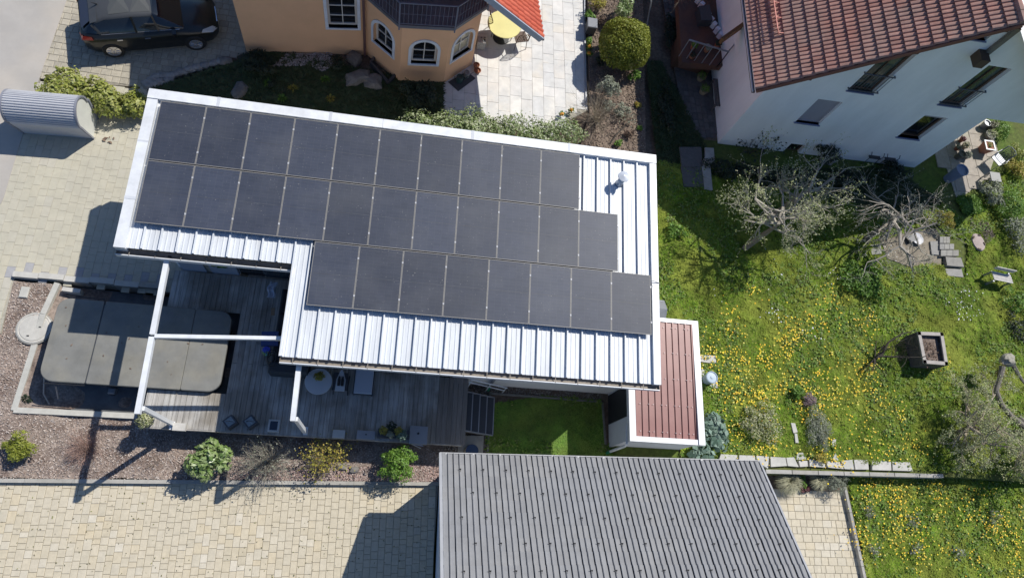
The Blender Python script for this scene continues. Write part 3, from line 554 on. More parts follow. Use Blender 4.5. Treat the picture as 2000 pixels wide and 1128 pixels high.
def window(W,h,parent,frame,depth=.16,sill=None,muntin=True,arch=False,label=None,fw=.06,nh=2,nv=2,glass=glassd,sillm=None):
    a,b_,c,d=h; mb=MB(); o0,o1=-depth-.05,-depth+.03
    if not arch:
        pbox(mb,W,a,a+fw,c,d,o0,o1); pbox(mb,W,b_-fw,b_,c,d,o0,o1); pbox(mb,W,a+fw,b_-fw,c,c+fw,o0,o1); pbox(mb,W,a+fw,b_-fw,d-fw,d,o0,o1)
    else:
        r_=(b_-a)/2; sp=max(c+.1,d-r_); m=(a+b_)/2; n=14
        out=[(a,c)]+[(m-r_*math.cos(math.pi*k/n),sp+(d-sp)*math.sin(math.pi*k/n)) for k in range(n+1)]+[(b_,c)]
        inn=[(m+(x-m)*(1-fw/r_),c+fw+(z-c)*(1-2*fw/(d-c))) for x,z in out]
        for (p,q,r2,s2) in zip(out,out[1:]+out[:1],inn[1:]+inn[:1],inn):
            mb.add([W.P(*p,o1),W.P(*q,o1),W.P(*r2,o1),W.P(*s2,o1)],[(0,1,2,3)]); mb.add([W.P(*s2,o1),W.P(*r2,o1),W.P(*r2,o0),W.P(*s2,o0)],[(0,1,2,3)])
    w_=mb.build('window',frame,parent)
    if label: w_['label']=label
    WL[w_]=WL[parent]
    g=MB()
    g.add([W.P(*q,-depth-.01) for q in ((a,c),(b_,c),(b_,d),(a,d))],[(0,1,2,3)]) if not arch else g.add([W.P(*q,-depth-.01) for q in out],[tuple(range(len(out)))])
    g.build('pane',glass,w_)
    if muntin:
        m2=MB()
        for k in range(1,nv): s_=a+(b_-a)*k/nv; pbox(m2,W,s_-.015,s_+.015,c+fw,d-fw,o1-.03,o1+.005)
        for k in range(1,nh): z_=c+(d-c)*k/nh; pbox(m2,W,a+fw,b_-fw,z_-.015,z_+.015,o1-.028,o1+.003)
        m2.build('muntin',frame,w_)
    if sillm: pbox(MB(),W,a-.04,b_+.04,c-.035,c,-depth+.031,.05).build('sill',sillm,w_)
    return w_
# ================================================================ POOL HOUSE
RX0,RX1,RY0,RYs,RYb=-6.95,7.04,3.95,6.34,10.70; SLP=.045
zr=lambda y:3.22+SLP*(y-RY0)
ph=thing('pool_house','flat roofed pale pool house with ribbed white metal roof carrying the solar panels','building',(0,7.4,ZDECK))
pit=.4; X0=-6.76; prof=[(0,0),(.006,.072),(.040,.072),(.046,0),(.125,0),(.137,.012),(.155,.012),(.167,0),(.25,0),(.262,.012),(.28,.012),(.292,0),(.3995,0)]
def sheetmesh(y0,y1):
    m=MB(); v=[(x,y0,SLP*y0+h) for x,h in prof]+[(x,y1,SLP*y1+h) for x,h in prof]; n=len(prof)
    m.add(v,[(i,i+1,i+1+n,i+n) for i in range(n-1)]); v2=[(x,y0,SLP*y0+h-.02) for x,h in prof]
    m.add([(x,y0,SLP*y0+h) for x,h in prof]+v2,[(i+n,i+1+n,i+1,i) for i in range(n-1)]); return m.mesh('roof_sheet',roofwhite)
mA,mB=sheetmesh(RYs-.02-RY0,RYb-.1-RY0),sheetmesh(-.02,RYb-.1-RY0)
for i in range(34):
    x=X0+pit*i; o=bpy.data.objects.new('roof_sheet',mA if x<-3 else mB); COL.objects.link(o); o.parent=ph; o.location=Vector((x,RY0,3.22))-WL[ph]
slab=MB().prism([(RX0+.03,RYs+.03),(-2.64,RYs+.03),(-2.64,RY0+.03),(RX1-.03,RY0+.03),(RX1-.03,RYb-.03),(RX0+.03,RYb-.03)],2.92,3.19)
slab.build('roof_deck',M('soffit',(.36,.34,.31),.9,.1),ph)
def trim(name,pts,wd,z0,z1): # folded metal trim following the roof edge
    m=MB(); 
    for a,b_ in zip(pts[:-1],pts[1:]):
        m.add([],[]); pa,pb=Vector(a),Vector(b_)
        m.bar(pa+Vector((0,0,(z0+z1)/2)),pb+Vector((0,0,(z0+z1)/2)),wd,z1-z0)
    return m.build(name,white,ph)
trim('roof_trim',[(RX0+.13,RYs-.05,zr(RYs)),(RX0+.13,RYb-.28,zr(RYb))],.26,-.26,.09)
trim('roof_trim',[(RX0,RYb-.14,zr(RYb)+.003),(-.9,RYb-.14,zr(RYb)+.003)],.28,-.26,.11)
trim('roof_trim',[(-.895,RYb-.14,zr(RYb)+.003),(RX1,RYb-.14,zr(RYb)+.003)],.28,-.26,.11)
trim('roof_trim',[(RX1-.10,RY0-.03,zr(RY0)),(RX1-.10,6.6,zr(6.6))],.20,-.26,.09)
trim('roof_trim',[(RX1-.10,6.61,zr(6.61)),(RX1-.10,RYb-.28,zr(RYb))],.20,-.26,.09)
trim('roof_trim',[(-2.70,RY0,zr(RY0)),(-2.70,RYs-.02,zr(RYs))],.05,-.26,.05)
def gutter(x0,x1,y,z,hole,nm='gutter'):
    m=MB(); n=8; r_=.075; secs=[(y-r_+r_*math.cos(math.pi+math.pi*k/n)+.0,z+r_*math.sin(math.pi+math.pi*k/n)*.9) for k in range(n+1)]
    v=[(x0,a,b_) for a,b_ in secs]+[(x1,a,b_) for a,b_ in secs]; N_=n+1
    m.add(v,[(i,i+1,i+1+N_,i+N_) for i in range(n)]); v=[(x0,a,b_-.008) for a,b_ in secs]+[(x1,a,b_-.008) for a,b_ in secs]; m.add(v,[(i+N_,i+1+N_,i+1,i) for i in range(n)])
    m.box(x0,y-.17,z-.11,x0+.01,y,z+.01).box(x1-.01,y-.17,z-.11,x1,y,z+.01)
    g=m.build(nm,gutterm,ph); WL[g]=WL[ph]
    MB().box(x0,y-.172,z-.13,x1,y-.150,z+.012).build('gutter_lip',white,g)
    MB().lathe((hole,y-.08,z-.066),[(.05,-.004),(.05,.004)],14).build('outlet',blackm,g)
    xx=x0+.3
    while xx<x1: MB().box(xx,y-.165,z+.012,xx+.02,y,z+.018).build('bracket',gutterm,g); xx+=.6
    return g
gutter(RX0,-2.73,RYs,3.19,-5.73); gutter(-2.73,RX1,RY0,3.19,-.98); 
MB().lathe((2.93,RY0-.08,3.125),[(.05,-.004),(.05,.004)],14).build('gutter_outlet',blackm,ph)
for jx in (-5.2,-2.3,1.6,4.4): MB().box(jx-.04,RYb-.285,zr(RYb)+.112,jx+.04,RYb+.006,zr(RYb)+.118).build('joint_cover',M('joint_plate',(.55,.57,.6),.5,.1),ph)
for jy in (7.6,9.2): MB().box(RX0-.004,jy-.04,zr(jy)+.09,RX0+.265,jy+.04,zr(jy)+.10).build('joint_cover',M('joint_plate',(.55,.57,.6)),ph)
# walls below the roof
MB().box(-6.35,7.0,ZN-.2,6.85,10.5,2.92).build('wall',poolwall,ph)
MB().box(1.75,4.35,ZL-.1,6.85,6.99,2.92).build('wall',poolwall,ph)
MB().box(-6.20,6.90,ZDECK,-5.55,6.995,2.6).build('door_panel',M('blue_grey_panel',(.30,.33,.40),.6,.1),ph)
MB().box(-5.40,6.90,ZDECK,-4.65,6.995,2.6).build('door_panel',M('blue_grey_panel',(.30,.33,.40)),ph)
MB().box(-5.54,6.93,ZDECK,-5.41,6.995,2.6).build('wood_post',woodg,ph)
MB().box(-4.6,6.94,ZDECK,-3.95,6.995,2.6).build('sliding_door',glassd,ph); MB().box(-3.9,6.93,ZDECK,-2.9,6.995,2.6).build('sliding_door',M('slate_glass',(.03,.045,.06),.15,0),ph)
MB().box(-2.85,6.94,ZDECK,-1.7,6.995,2.6).build('sliding_door',anth,ph)
wr=thing('wreath','green leafy wreath hanging on the pale door panel under the roof','wreath',(-5.02,6.84,1.45))
npmesh('leaves',*cat([leafmesh((-5.02+.2*math.cos(t),6.83,1.45+.24*math.sin(t)),(.09,.05,.09),60,.09,seed=i) for i,t in enumerate(np.linspace(0,6.28,9))]),LEAF['green'],wr)
MB().tube([(5.2-.05,RY0-.08,3.08),(4.9-2,4.2,2.6),(2.93,4.27,2.4),(2.93,4.27,ZL+.15)],.045,8).build('downpipe',greym,ph) if False else MB().tube([(2.93,RY0-.08,3.1),(2.93,4.27,2.75),(2.93,4.27,ZL+.35)],.045,8).build('downpipe',greym,ph)
MB().tube([(2.93,4.27,ZL+.36),(2.93,4.2,ZL+.05)],.055,8).build('pipe_foot',M('green_plastic',(.02,.22,.12),.4,.05),ph)
MB().tube([(-.98,RY0-.08,3.1),(-.98,RY0-.02,2.85),(-.98,4.3,2.6)],.04,8).build('downpipe',white,ph)
MB().tube([(-5.73,RYs-.08,3.1),(-5.75,6.6,2.8)],.04,8).build('downpipe',white,ph)
# flue
fx,fy=5.93,9.68; fp=thing('flue_pipe','short round metal flue pipe with wide white cap on the white roof','chimney',(fx,fy,zr(fy)))
MB().lathe((fx,fy,zr(fy)),[(.13,0),(.10,.04),(.095,.05),(.095,.36)],20).build('pipe',M('flue_metal',(.40,.44,.50),.35,.1,metal=.5),fp,True)
MB().lathe((fx,fy,zr(fy)+.36),[(.10,0),(.165,.05),(.17,.07),(.165,.085),(.02,.13)],24).build('cap',M('flue_cap',(.55,.58,.62),.3,.08,metal=.2),fp)
# cables at right edge
cb=thing('cable','pair of thin grey cables running from the last solar panel over the white roof edge','cable',(6.8,6.75,3.4))
MB().tube([(6.66,6.78,3.46),(6.85,6.77,3.50),(7.05,6.74,3.44),(7.12,6.72,3.1)],.012,5).tube([(6.66,6.62,3.45),(6.84,6.61,3.49)],.012,5).build('wire',greym,cb)
# ---------------------------------------------------------------- solar panels
pm=bpy.data.materials.new('solar_cells'); pm.use_nodes=True; t=pm.node_tree; N=t.nodes; L=t.links; p=N['Principled BSDF']
tc=N.new('ShaderNodeTexCoord'); bt=N.new('ShaderNodeTexBrick'); bt.offset=0; bt.inputs['Scale'].default_value=1; bt.inputs['Mortar Size'].default_value=.0022; bt.inputs['Brick Width'].default_value=.182; bt.inputs['Row Height'].default_value=.0935
bt.inputs['Color1'].default_value=(.034,.042,.064,1); bt.inputs['Color2'].default_value=(.040,.048,.072,1); bt.inputs['Mortar'].default_value=(.062,.068,.085,1); L.new(tc.outputs['Object'],bt.inputs[0])
geo=N.new('ShaderNodeNewGeometry'); ns=N.new('ShaderNodeTexNoise'); ns.inputs['Scale'].default_value=1.7; ns.inputs['Detail'].default_value=9; ns.inputs['Roughness'].default_value=.7; L.new(geo.outputs['Position'],ns.inputs[0])
n4=N.new('ShaderNodeTexNoise'); n4.inputs['Scale'].default_value=90; n4.inputs['Detail'].default_value=3; L.new(geo.outputs['Position'],n4.inputs[0])
oi=N.new('ShaderNodeObjectInfo'); ad=N.new('ShaderNodeMath'); ad.operation='ADD'; L.new(ns.outputs[0],ad.inputs[0]); ml=N.new('ShaderNodeMath'); ml.operation='MULTIPLY_ADD'; L.new(n4.outputs[0],ml.inputs[0]); ml.inputs[1].default_value=.5; L.new(oi.outputs['Random'],ad.inputs[1]); L.new(ad.outputs[0],ml.inputs[2])
mr=N.new('ShaderNodeMapRange'); mr.inputs[1].default_value=.3; mr.inputs[2].default_value=2.1; mr.inputs[3].default_value=.68; mr.inputs[4].default_value=1.38; L.new(ml.outputs[0],mr.inputs[0])
mu=N.new('ShaderNodeMixRGB'); mu.blend_type='MULTIPLY'; mu.inputs[0].default_value=1; L.new(bt.outputs[0],mu.inputs[1]); L.new(mr.outputs[0],mu.inputs[2]); n5=N.new('ShaderNodeTexNoise'); n5.inputs['Scale'].default_value=26; n5.inputs['Detail'].default_value=2; L.new(geo.outputs['Position'],n5.inputs[0])
r5=N.new('ShaderNodeMapRange'); r5.inputs[1].default_value=.70; r5.inputs[2].default_value=.78; L.new(n5.outputs[0],r5.inputs[0])
n6=N.new('ShaderNodeTexNoise'); n6.inputs['Scale'].default_value=.9; n6.inputs['Detail'].default_value=4; L.new(geo.outputs['Position'],n6.inputs[0]); r6=N.new('ShaderNodeMapRange'); r6.inputs[1].default_value=.45; r6.inputs[2].default_value=.75; r6.inputs[4].default_value=.10; L.new(n6.outputs[0],r6.inputs[0])
a6=N.new('ShaderNodeMath'); a6.operation='ADD'; a6.use_clamp=True; L.new(r5.outputs[0],a6.inputs[0]); L.new(r6.outputs[0],a6.inputs[1])
md=N.new('ShaderNodeMixRGB'); L.new(a6.outputs[0],md.inputs[0]); L.new(mu.outputs[0],md.inputs[1]); md.inputs[2].default_value=(.24,.235,.22,1); L.new(md.outputs[0],p.inputs['Base Color'])
p.inputs['Roughness'].default_value=.5; p.inputs['Specular IOR Level'].default_value=.38
framem=M('panel_frame',(.23,.22,.205),.5,.25,30); midm=M('cell_ribbon',(.065,.07,.085),.5,.5,3); railm_=M('rail_dark',(.05,.05,.05),.5,.1); clampm=M('clamp_metal',(.45,.45,.46),.4,.1)
PW,PH=1.122,1.685
fm=MB(); e=.016
for a in ((-PW/2,-PH/2,PW/2,-PH/2+e),(-PW/2,PH/2-e,PW/2,PH/2),(-PW/2,-PH/2+e,-PW/2+e,PH/2-e),(PW/2-e,-PH/2+e,PW/2,PH/2-e)): fm.box(a[0],a[1],-.03,a[2],a[3],.005)
fme=fm.mesh('frame',framem); gme=MB().box(-PW/2+e,-PH/2+e,-.01,PW/2-e,PH/2-e,.001).mesh('cell_sheet',pm)
rme=MB().box(-PW/2+.05,-.006,.001,PW/2-.04,.006,.0025)
for k in range(10): rme.box(PW/2-.09,-PH/2+.12+k*.16,.001,PW/2-.03,-PH/2+.128+k*.16,.0025)
for k in range(6): rme.box(-PW/2+.06+k*.18,PH/2-.115,.001,-PW/2+.16+k*.18,PH/2-.107,.0025)
rme=rme.mesh('ribbon_lines',midm); cme=MB().box(-.02,-.025,-.03,.02,.025,.012).mesh('clamp',clampm)
rail=MB().box(-PW/2-.005,-.02,-.11,PW/2+.005,.02,-.03).mesh('rail',railm_)
rows=[(-6.58,10,9.50,'back row'),(-6.58,11,7.785,'middle row'),(-2.26,8,6.07,'front row')]
ordn=['leftmost','second','third','fourth','fifth','sixth','seventh','eighth','ninth','tenth','eleventh']
ang=math.atan(SLP)
for x0,n,yc,rn in rows:
    for i in range(n):
        x=x0+1.128*(i+.5); z=zr(yc)+.165
        lb=('leftmost' if i==0 else 'rightmost' if i==n-1 else ordn[i]+' from the left')+f' dark solar panel in the {rn} on the white roof'
        t_=thing('solar_panel',lb,'solar panel',(x,yc,z),'solar panels on the pool house roof'); t_.rotation_euler=(ang,0,0)
        for nm,me,loc in [('frame',fme,(0,0,0)),('cell_sheet',gme,(0,0,0)),('ribbon_lines',rme,(0,0,0)),('rail',rail,(0,.5,0)),('rail',rail,(0,-.5,0)),('clamp',cme,(PW/2+.003,.5,0)),('clamp',cme,(PW/2+.003,-.5,0))]:
            o=bpy.data.objects.new(nm,me); COL.objects.link(o); o.parent=t_; o.location=loc
            if nm=='ribbon_lines': o['kind']='stuff'
# ================================================================ PERGOLA
pg=thing('pergola','white metal pergola frame over the swim spa and the deck','pergola',(-5,4,ZDECK))
zb=3.0
a0=G(330,498,zb); a0=Vector((-5.0,6.4,zb)); a1=G(298,656,zb); a2=G(269,808,zb); b1=Vector((-2.72,G(545,660,zb).y,zb)); c0=Vector((G(583,706,zb).x,4.3,zb-.1)); c1=G(572,822,zb-.1)
a0=Vector((a1.x-.0,6.6,zb)); a0.x=a1.x+(a1.x-a2.x)*.0
MB().bar((G(327,505,zb).x,6.6,zb),a1+Vector((0,.03,0)),.12,.14).build('beam',white,pg)
MB().bar(a1-Vector((0,.03,0)),a2,.12,.14).build('beam',white,pg); MB().bar(a1+Vector((.06,0,.0)),b1,.09,.12).build('cross_beam',white,pg); MB().bar(c0,c1,.12,.14).build('beam',white,pg)
MB().box(a2.x+.0,a2.y+.1,ZDECK,a2.x+.1,a2.y+.2,zb-.071).build('post',white,pg); MB().box(c1.x+.0,c1.y+.02,ZDECK,c1.x+.1,c1.y+.12,zb-.171).build('post',white,pg)
for q in (a2,c1): MB().box(q.x-.01,q.y+.0,ZDECK,q.x+.11,q.y+.22,ZDECK+.02).build('foot_plate',white,pg)
# ================================================================ DECK
dk=thing('deck','large weathered grey timber deck in front of the pool house','deck',(-2,4.5,ZDECK)); dk['kind']='structure'
pw=.142; planks={}
deckm=M('deck_plank',[(.42,.405,.375),(.48,.465,.435),(.44,.42,.39),(.37,.355,.33),(.51,.50,.47)],.85,.42,1.8,.35,25,stretch=(8,.5,1),patch=(.26,.235,.20),pscale=1.1)
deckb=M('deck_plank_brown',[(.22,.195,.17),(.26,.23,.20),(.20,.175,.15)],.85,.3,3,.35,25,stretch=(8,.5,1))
def plank(x,y0,y1,mat=deckm):
    L_=round(y1-y0,2); k=(L_,mat.name)
    if k not in planks: planks[k]=MB().bev(-pw/2+.003,-L_/2,-.03,pw/2-.003,L_/2,0,.004).mesh('plank',mat)
    o=bpy.data.objects.new('plank',planks[k]); COL.objects.link(o); o.parent=dk; o.location=Vector((x,(y0+y1)/2,ZDECK+random.uniform(-.0015,.0015)))-WL[dk]
x=-6.36
while x<2.2:
    if x<-4.42: plank(x,2.42,3.42); plank(x,5.75,6.88)
    elif x<1.42:
        j=(4.3,4.9,5.5)[int(x*7)%3]; plank(x,2.42,j); plank(x,j+.006,6.88)
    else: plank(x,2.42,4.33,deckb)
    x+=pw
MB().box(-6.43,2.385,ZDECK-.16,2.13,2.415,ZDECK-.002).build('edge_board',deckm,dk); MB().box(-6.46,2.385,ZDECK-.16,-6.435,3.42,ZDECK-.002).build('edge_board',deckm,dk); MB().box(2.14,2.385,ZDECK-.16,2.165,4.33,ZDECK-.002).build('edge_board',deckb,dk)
MB().box(-6.4,2.55,ZDECK-.14,1.42,2.62,ZDECK-.032).box(-4.4,4,ZDECK-.14,1.42,4.07,ZDECK-.032).box(-6.4,3.3,ZDECK-.14,-4.4,3.36,ZDECK-.032).build('joist',woodg,dk)
for x in (-6.1,-4.3,-2.5,-.7,1.1,2.0): MB().box(x,2.5,ZM-.1,x+.09,2.59,ZDECK-.14).build('support_post',woodg,dk)
MB().box(-4.42,6.88,ZN-.3,1.75,6.99,ZDECK-.01).build('back_beam',woodg,dk)
# stairs from deck to lawn
sx=G(909,790,ZDECK).x+.03; ss=thing('deck_stairs','short metal framed stairs with pale nosings leading from deck to small lawn','stairs',(2.6,3.4,ZL))
for i in range(4):
    x0,x1=2.17+.24*i,2.17+.24*(i+1); z_=ZDECK-.17*(i+1)+.0
    if z_<ZL: break
    MB().box(x0,2.85,z_-.03,x1-.02,3.95,z_).build('tread',anth,ss); MB().box(x1-.02,2.85,z_-.03,x1+.01,3.95,z_+.004).build('nosing',greym,ss)
MB().bar((2.17,2.83,ZDECK-.12),(3.1,2.83,ZL+.02),.03,.14).build('stringer',greym,ss); MB().bar((2.17,3.97,ZDECK-.12),(3.1,3.97,ZL+.02),.03,.14).build('stringer',greym,ss)
hr=thing('handrail','white tubular handrail beside the deck stairs under the gutter','railing',(2.9,4.15,ZL))
MB().tube([(2.2,4.15,ZDECK+.8),(3.4,4.15,ZL+.75)],.022,6).build('rail',white,hr); MB().tube([(2.2,4.15,ZDECK+.4),(3.4,4.15,ZL+.35)],.016,6).build('rail',white,hr)
for x,z_ in ((2.25,ZDECK+.78),(2.85,ZDECK+.36),(3.38,ZL+.76)): MB().tube([(x,4.15,ZL),(x,4.15,z_)],.018,6).build('baluster',white,hr)
# ================================================================ SWIM SPA
cz=.6; sp=thing('swim_spa','long dark swim spa under grey folding cover panels sunk in the basin','swim spa',(-6.8,4.4,ZM))
q=[G(104,570,cz),G(65,733,cz),G(428,754,cz),G(441,672,cz)]
X0_,X1_=-9.12,-4.60; Y0_,Y1_=3.42,5.72
def rrect(x0,y0,x1,y1,rs,n=6):
    P=[]
    for (cx_,cy_,a0_,r_) in ((x1-rs[0],y0+rs[0],-90,rs[0]),(x1-rs[1],y1-rs[1],0,rs[1]),(x0+rs[2],y1-rs[2],90,rs[2]),(x0+rs[3],y0+rs[3],180,rs[3])):
        for k in range(n+1):
            a=math.radians(a0_+90*k/n); P.append((cx_+r_*math.cos(a),cy_+r_*math.sin(a)))
    return P
def skew(P): return [(x+.03*(y-4.5),y-.035*(x+6.8)*0) for x,y in P]
def layered(mb,P,zs,ins):
    n=len(P); cx_=sum(p[0] for p in P)/n; cy_=sum(p[1] for p in P)/n; base=len(mb.v)
    for z_,i_ in zip(zs,ins):
        for x,y in P:
            d=math.hypot(x-cx_,y-cy_); k=max(0,1-i_/d); mb.v.append((cx_+(x-cx_)*k,cy_+(y-cy_)*k,z_))
    for j in range(len(zs)-1):
        for k in range(n): a=base+j*n+k; b_=base+j*n+(k+1)%n; mb.f.append((a,b_,b_+n,a+n))
    mb.f.append(tuple(base+(len(zs)-1)*n+k for k in range(n))); return mb
layered(MB(),rrect(X0_+.08,Y0_+.08,X1_-.05,Y1_-.05,[.35]*4),[ZM-.05,cz-.12],[.12,0]).build('shell',anth,sp)
coverm=M('spa_cover',(.20,.20,.187),.75,.20,1.6,.2,9,patch=(.225,.218,.19),pscale=1.5,spec=.15)
sk_=[(-9.12,-7.98,.0),(-7.955,-5.60,0),(-5.592,-4.60,0)]
for i,(xa,xb,_) in enumerate(sk_):
    rs=[.04,.04,.30 if i==0 else .04,.36 if i==0 else .04]
    if i==2: rs=[.32,.32,.04,.04]
    layered(MB(),rrect(xa,Y0_,xb,Y1_,rs),[cz-.12,cz-.1,cz-.015,cz],[.01,0,0,.02]).build('cover_panel',coverm,sp)
MB().box(-7.975,Y0_+.02,cz-.12,-7.955,Y1_-.02,cz-.012).build('hinge_fold',anth,sp)
MB().tube([(-8.95,Y1_+.06,cz-.03),(-8.0,Y1_+.06,cz-.03),(-7.95,Y1_-.1,cz+.01)],.014,6).tube([(-8.97,Y0_-.05,cz-.06),(-7.97,Y0_-.05,cz-.04)],.014,6).build('cover_lifter',blackm,sp)
MB().tube([(-9.1,3.55,cz-.3),(-9.2,3.2,ZM+.3),(-9.1,2.95,ZM+.02)],.02,6).tube([(-8.75,3.35,cz-.25),(-8.85,3.1,ZM+.2)],.02,6).build('support_arm',greym,sp)
dl=thing('fallen_leaves','a few dark leaves lying on the grey spa cover','leaves',(-5.4,4.6,cz)); gg_=np.random.default_rng(3)
npmesh('leaf',*leafquads(np.array([[-8.9+4.1*gg_.random(),3.6+1.9*gg_.random(),cz+.012] for _ in range(16)]),np.array([(0.1,.1,1)]*16),.06,gg_,.5),LEAF['brown'],dl)
# weed in basin
shrub('weed','small dark weed growing in the corner of the spa basin',(52,780),ZM,(.16,.16,.08),160,.07,LEAF['dark'],cat_='weed',lumps=3)
bl=thing('control_box','small pale grey box standing in the basin below the spa','box',G(222,765,ZM)); c=G(222,765,ZM); MB().bev(c.x-.09,c.y-.08,ZM,c.x+.09,c.y+.08,ZM+.18,.02).build('case',greym,bl); MB().box(c.x-.06,c.y-.1,ZM+.02,c.x+.06,c.y-.08,ZM+.1).build('flap',anth,bl)
# ================================================================ GARAGE
HE=2.3; ga,gb=G(862,888,HE),G(1480,903,HE); W_=(gb-ga).length; gd=(gb-ga).normalized(); gnv=Vector((gd.y,-gd.x,0)); SG=math.radians(31)
gt=thing('garage','detached garage with a pitched grey tile roof and pale walls','building',(ga+gb)/2+Vector((0,-3,-2.8)))
upv=gnv*math.cos(SG)+Vector((0,0,math.sin(SG))); nrm=gd.cross(-upv).normalized(); nrm=nrm if nrm.z>0 else -nrm
tilem=M('grey_roof_tile',[(.222,.225,.232),(.24,.243,.25),(.231,.233,.238),(.25,.25,.252),(.212,.214,.222)],.75,.14,3,.15,60,patch=(.225,.23,.242),pscale=.4)
tw,tl=W_/30,.335
tp=[(0,.030),(.008,.048),(.024,.048),(.034,.014),(.046,.006),(.5*tw-.012,.006),(.5*tw-.006,-.012),(.5*tw,.034),(.5*tw+.014,.044),(.5*tw+.028,.012),(.5*tw+.04,.006),(tw-.014,.006),(tw-.004,-.012)]
def tilemesh(prof,tl,lift,mat,name='roof_tile',drop=.022):
    m=MB(); n=len(prof); v=[(x,0,h+lift) for x,h in prof]+[(x,tl+.03,h) for x,h in prof]+[(x,0,h+lift-drop) for x,h in prof]
    return m.add(v,[(i,i+1,i+1+n,i+n) for i in range(n-1)]+[(i+2*n,i+1+2*n,i+1,i) for i in range(n-1)]).mesh(name,mat)
tme=tilemesh(tp,tl,.024,tilem); RM=Matrix(((gd.x,upv.x,nrm.x,0),(gd.y,upv.y,nrm.y,0),(gd.z,upv.z,nrm.z,0),(0,0,0,1)))
nr=15; rest=MB(); k=0
for j in range(nr):
    for i in range(30):
        P=ga+gd*(tw*i)+upv*(tl*j)+nrm*.03
        if k<295 and inview(P,40):
            o=bpy.data.objects.new('roof_tile',tme); COL.objects.link(o); o.parent=gt; M4=RM.copy(); M4.translation=P-WL[gt]+nrm*random.uniform(-.002,.002); o.matrix_local=M4; k+=1
        else:
            Mx=RM.copy(); Mx.translation=P; rest.add([Mx@v_.co for v_ in tme.vertices],[tuple(q_.vertices) for q_ in tme.polygons])
ro=rest.build('roof_tiles',tilem,gt); ro['kind']='stuff'
Lr=tl*nr
def gq(s_,t_,n_): return ga+gd*s_+upv*t_+nrm*n_
MB().add([gq(-.02,0,-.12),gq(W_+.02,0,-.12),gq(W_+.02,Lr,-.12),gq(-.02,Lr,-.12),gq(-.02,0,.0),gq(W_+.02,0,.0),gq(W_+.02,Lr,.0),gq(-.02,Lr,.0)],[(0,1,2,3),(4,5,6,7),(0,1,5,4),(1,2,6,5),(2,3,7,6),(3,0,4,7)]).build('roof_board',anth,gt)
rg=gq(0,Lr,0); MB().add([rg,rg+gd*W_,rg+gd*W_+gnv*4.2-Vector((0,0,2.5)),rg+gnv*4.2-Vector((0,0,2.5))],[(0,1,2,3)]).build('far_roof_slope',tilem,gt)
MB().bar(gq(-.03,0,.03),gq(-.03,Lr,.03),.07,.12).build('verge_trim',M('light_grey_trim',(.34,.345,.36),.5,.1),gt); MB().bar(gq(W_+.03,0,.03),gq(W_+.03,Lr,.03),.05,.10).build('verge_trim',M('light_grey_trim',(.34,.345,.36)),gt)
gx0=ga+gnv*.3+gd*.2; ww=W_-.4; z0=ZY-.1
gm=MB(); dpt=Lr*math.cos(SG)*2-.6; half=dpt/2; rise=half*math.tan(SG); ztop=HE-.06+.3*math.tan(SG)-.1
for s_ in (0,ww):
    a=gx0+gd*s_; P5=[a,a+gnv*dpt,a+gnv*half]; gm.add([(P5[0].x,P5[0].y,z0),(P5[1].x,P5[1].y,z0),(P5[1].x,P5[1].y,ztop),(P5[2].x,P5[2].y,ztop+rise),(P5[0].x,P5[0].y,ztop)],[(0,1,2,3,4)])
for t_ in (0,dpt): a=gx0+gnv*t_; b_=a+gd*ww; gm.add([(a.x,a.y,z0),(b_.x,b_.y,z0),(b_.x,b_.y,ztop),(a.x,a.y,ztop)],[(0,1,2,3)])
gm.build('wall',render_w,gt)
# gutter in front of the eave
ge=gq(0,-.0,0)-gnv*.055
MB().bar(ge-gd*.05+Vector((0,0,.02)),ge+gd*(W_+.05)+Vector((0,0,.02)),.025,.05).build('gutter_rim',M('zinc',(.42,.42,.42),.4,.15),gt)
gi=MB(); gi.bar(ge-gd*.03+gnv*.05-Vector((0,0,.06)),ge+gd*(W_+.03)+gnv*.05-Vector((0,0,.06)),.14,.06); gi.build('gutter_trough',anth,gt)
for i in range(13):
    p_=ge+gd*(.12+i*(W_-.2)/12.3); MB().bar(p_+Vector((0,0,.05)),p_+gnv*.12+Vector((0,0,.055)),.05,.015).build('gutter_bracket',M('zinc',(.42,.42,.42)),gt)
hk=MB().box(-.02,-.02,0,.02,.03,.012).box(-.03,-.03,.0,.03,-.018,.06).mesh('snow_hook',blackm); stp=MB().box(-.012,.03,.002,.012,.30,.006).mesh('hook_strap',M('bright_strap',(.45,.46,.48),.3,.05,metal=.6))
for j in range(5):
    for i in range(14):
        s_=(.5+ i*2 + (0 if j%2==0 else 1))*tw+tw*.02+.3
        if s_>W_-.15: continue
        t_=tl*(1.5+2.0*j); M4=RM.copy(); M4.translation=gq(s_,t_,.05)-WL[gt]
        o=bpy.data.objects.new('snow_hook',hk); COL.objects.link(o); o.parent=gt; o.matrix_local=M4
        if j>=1: o2=bpy.data.objects.new('hook_strap',stp); COL.objects.link(o2); o2.parent=o
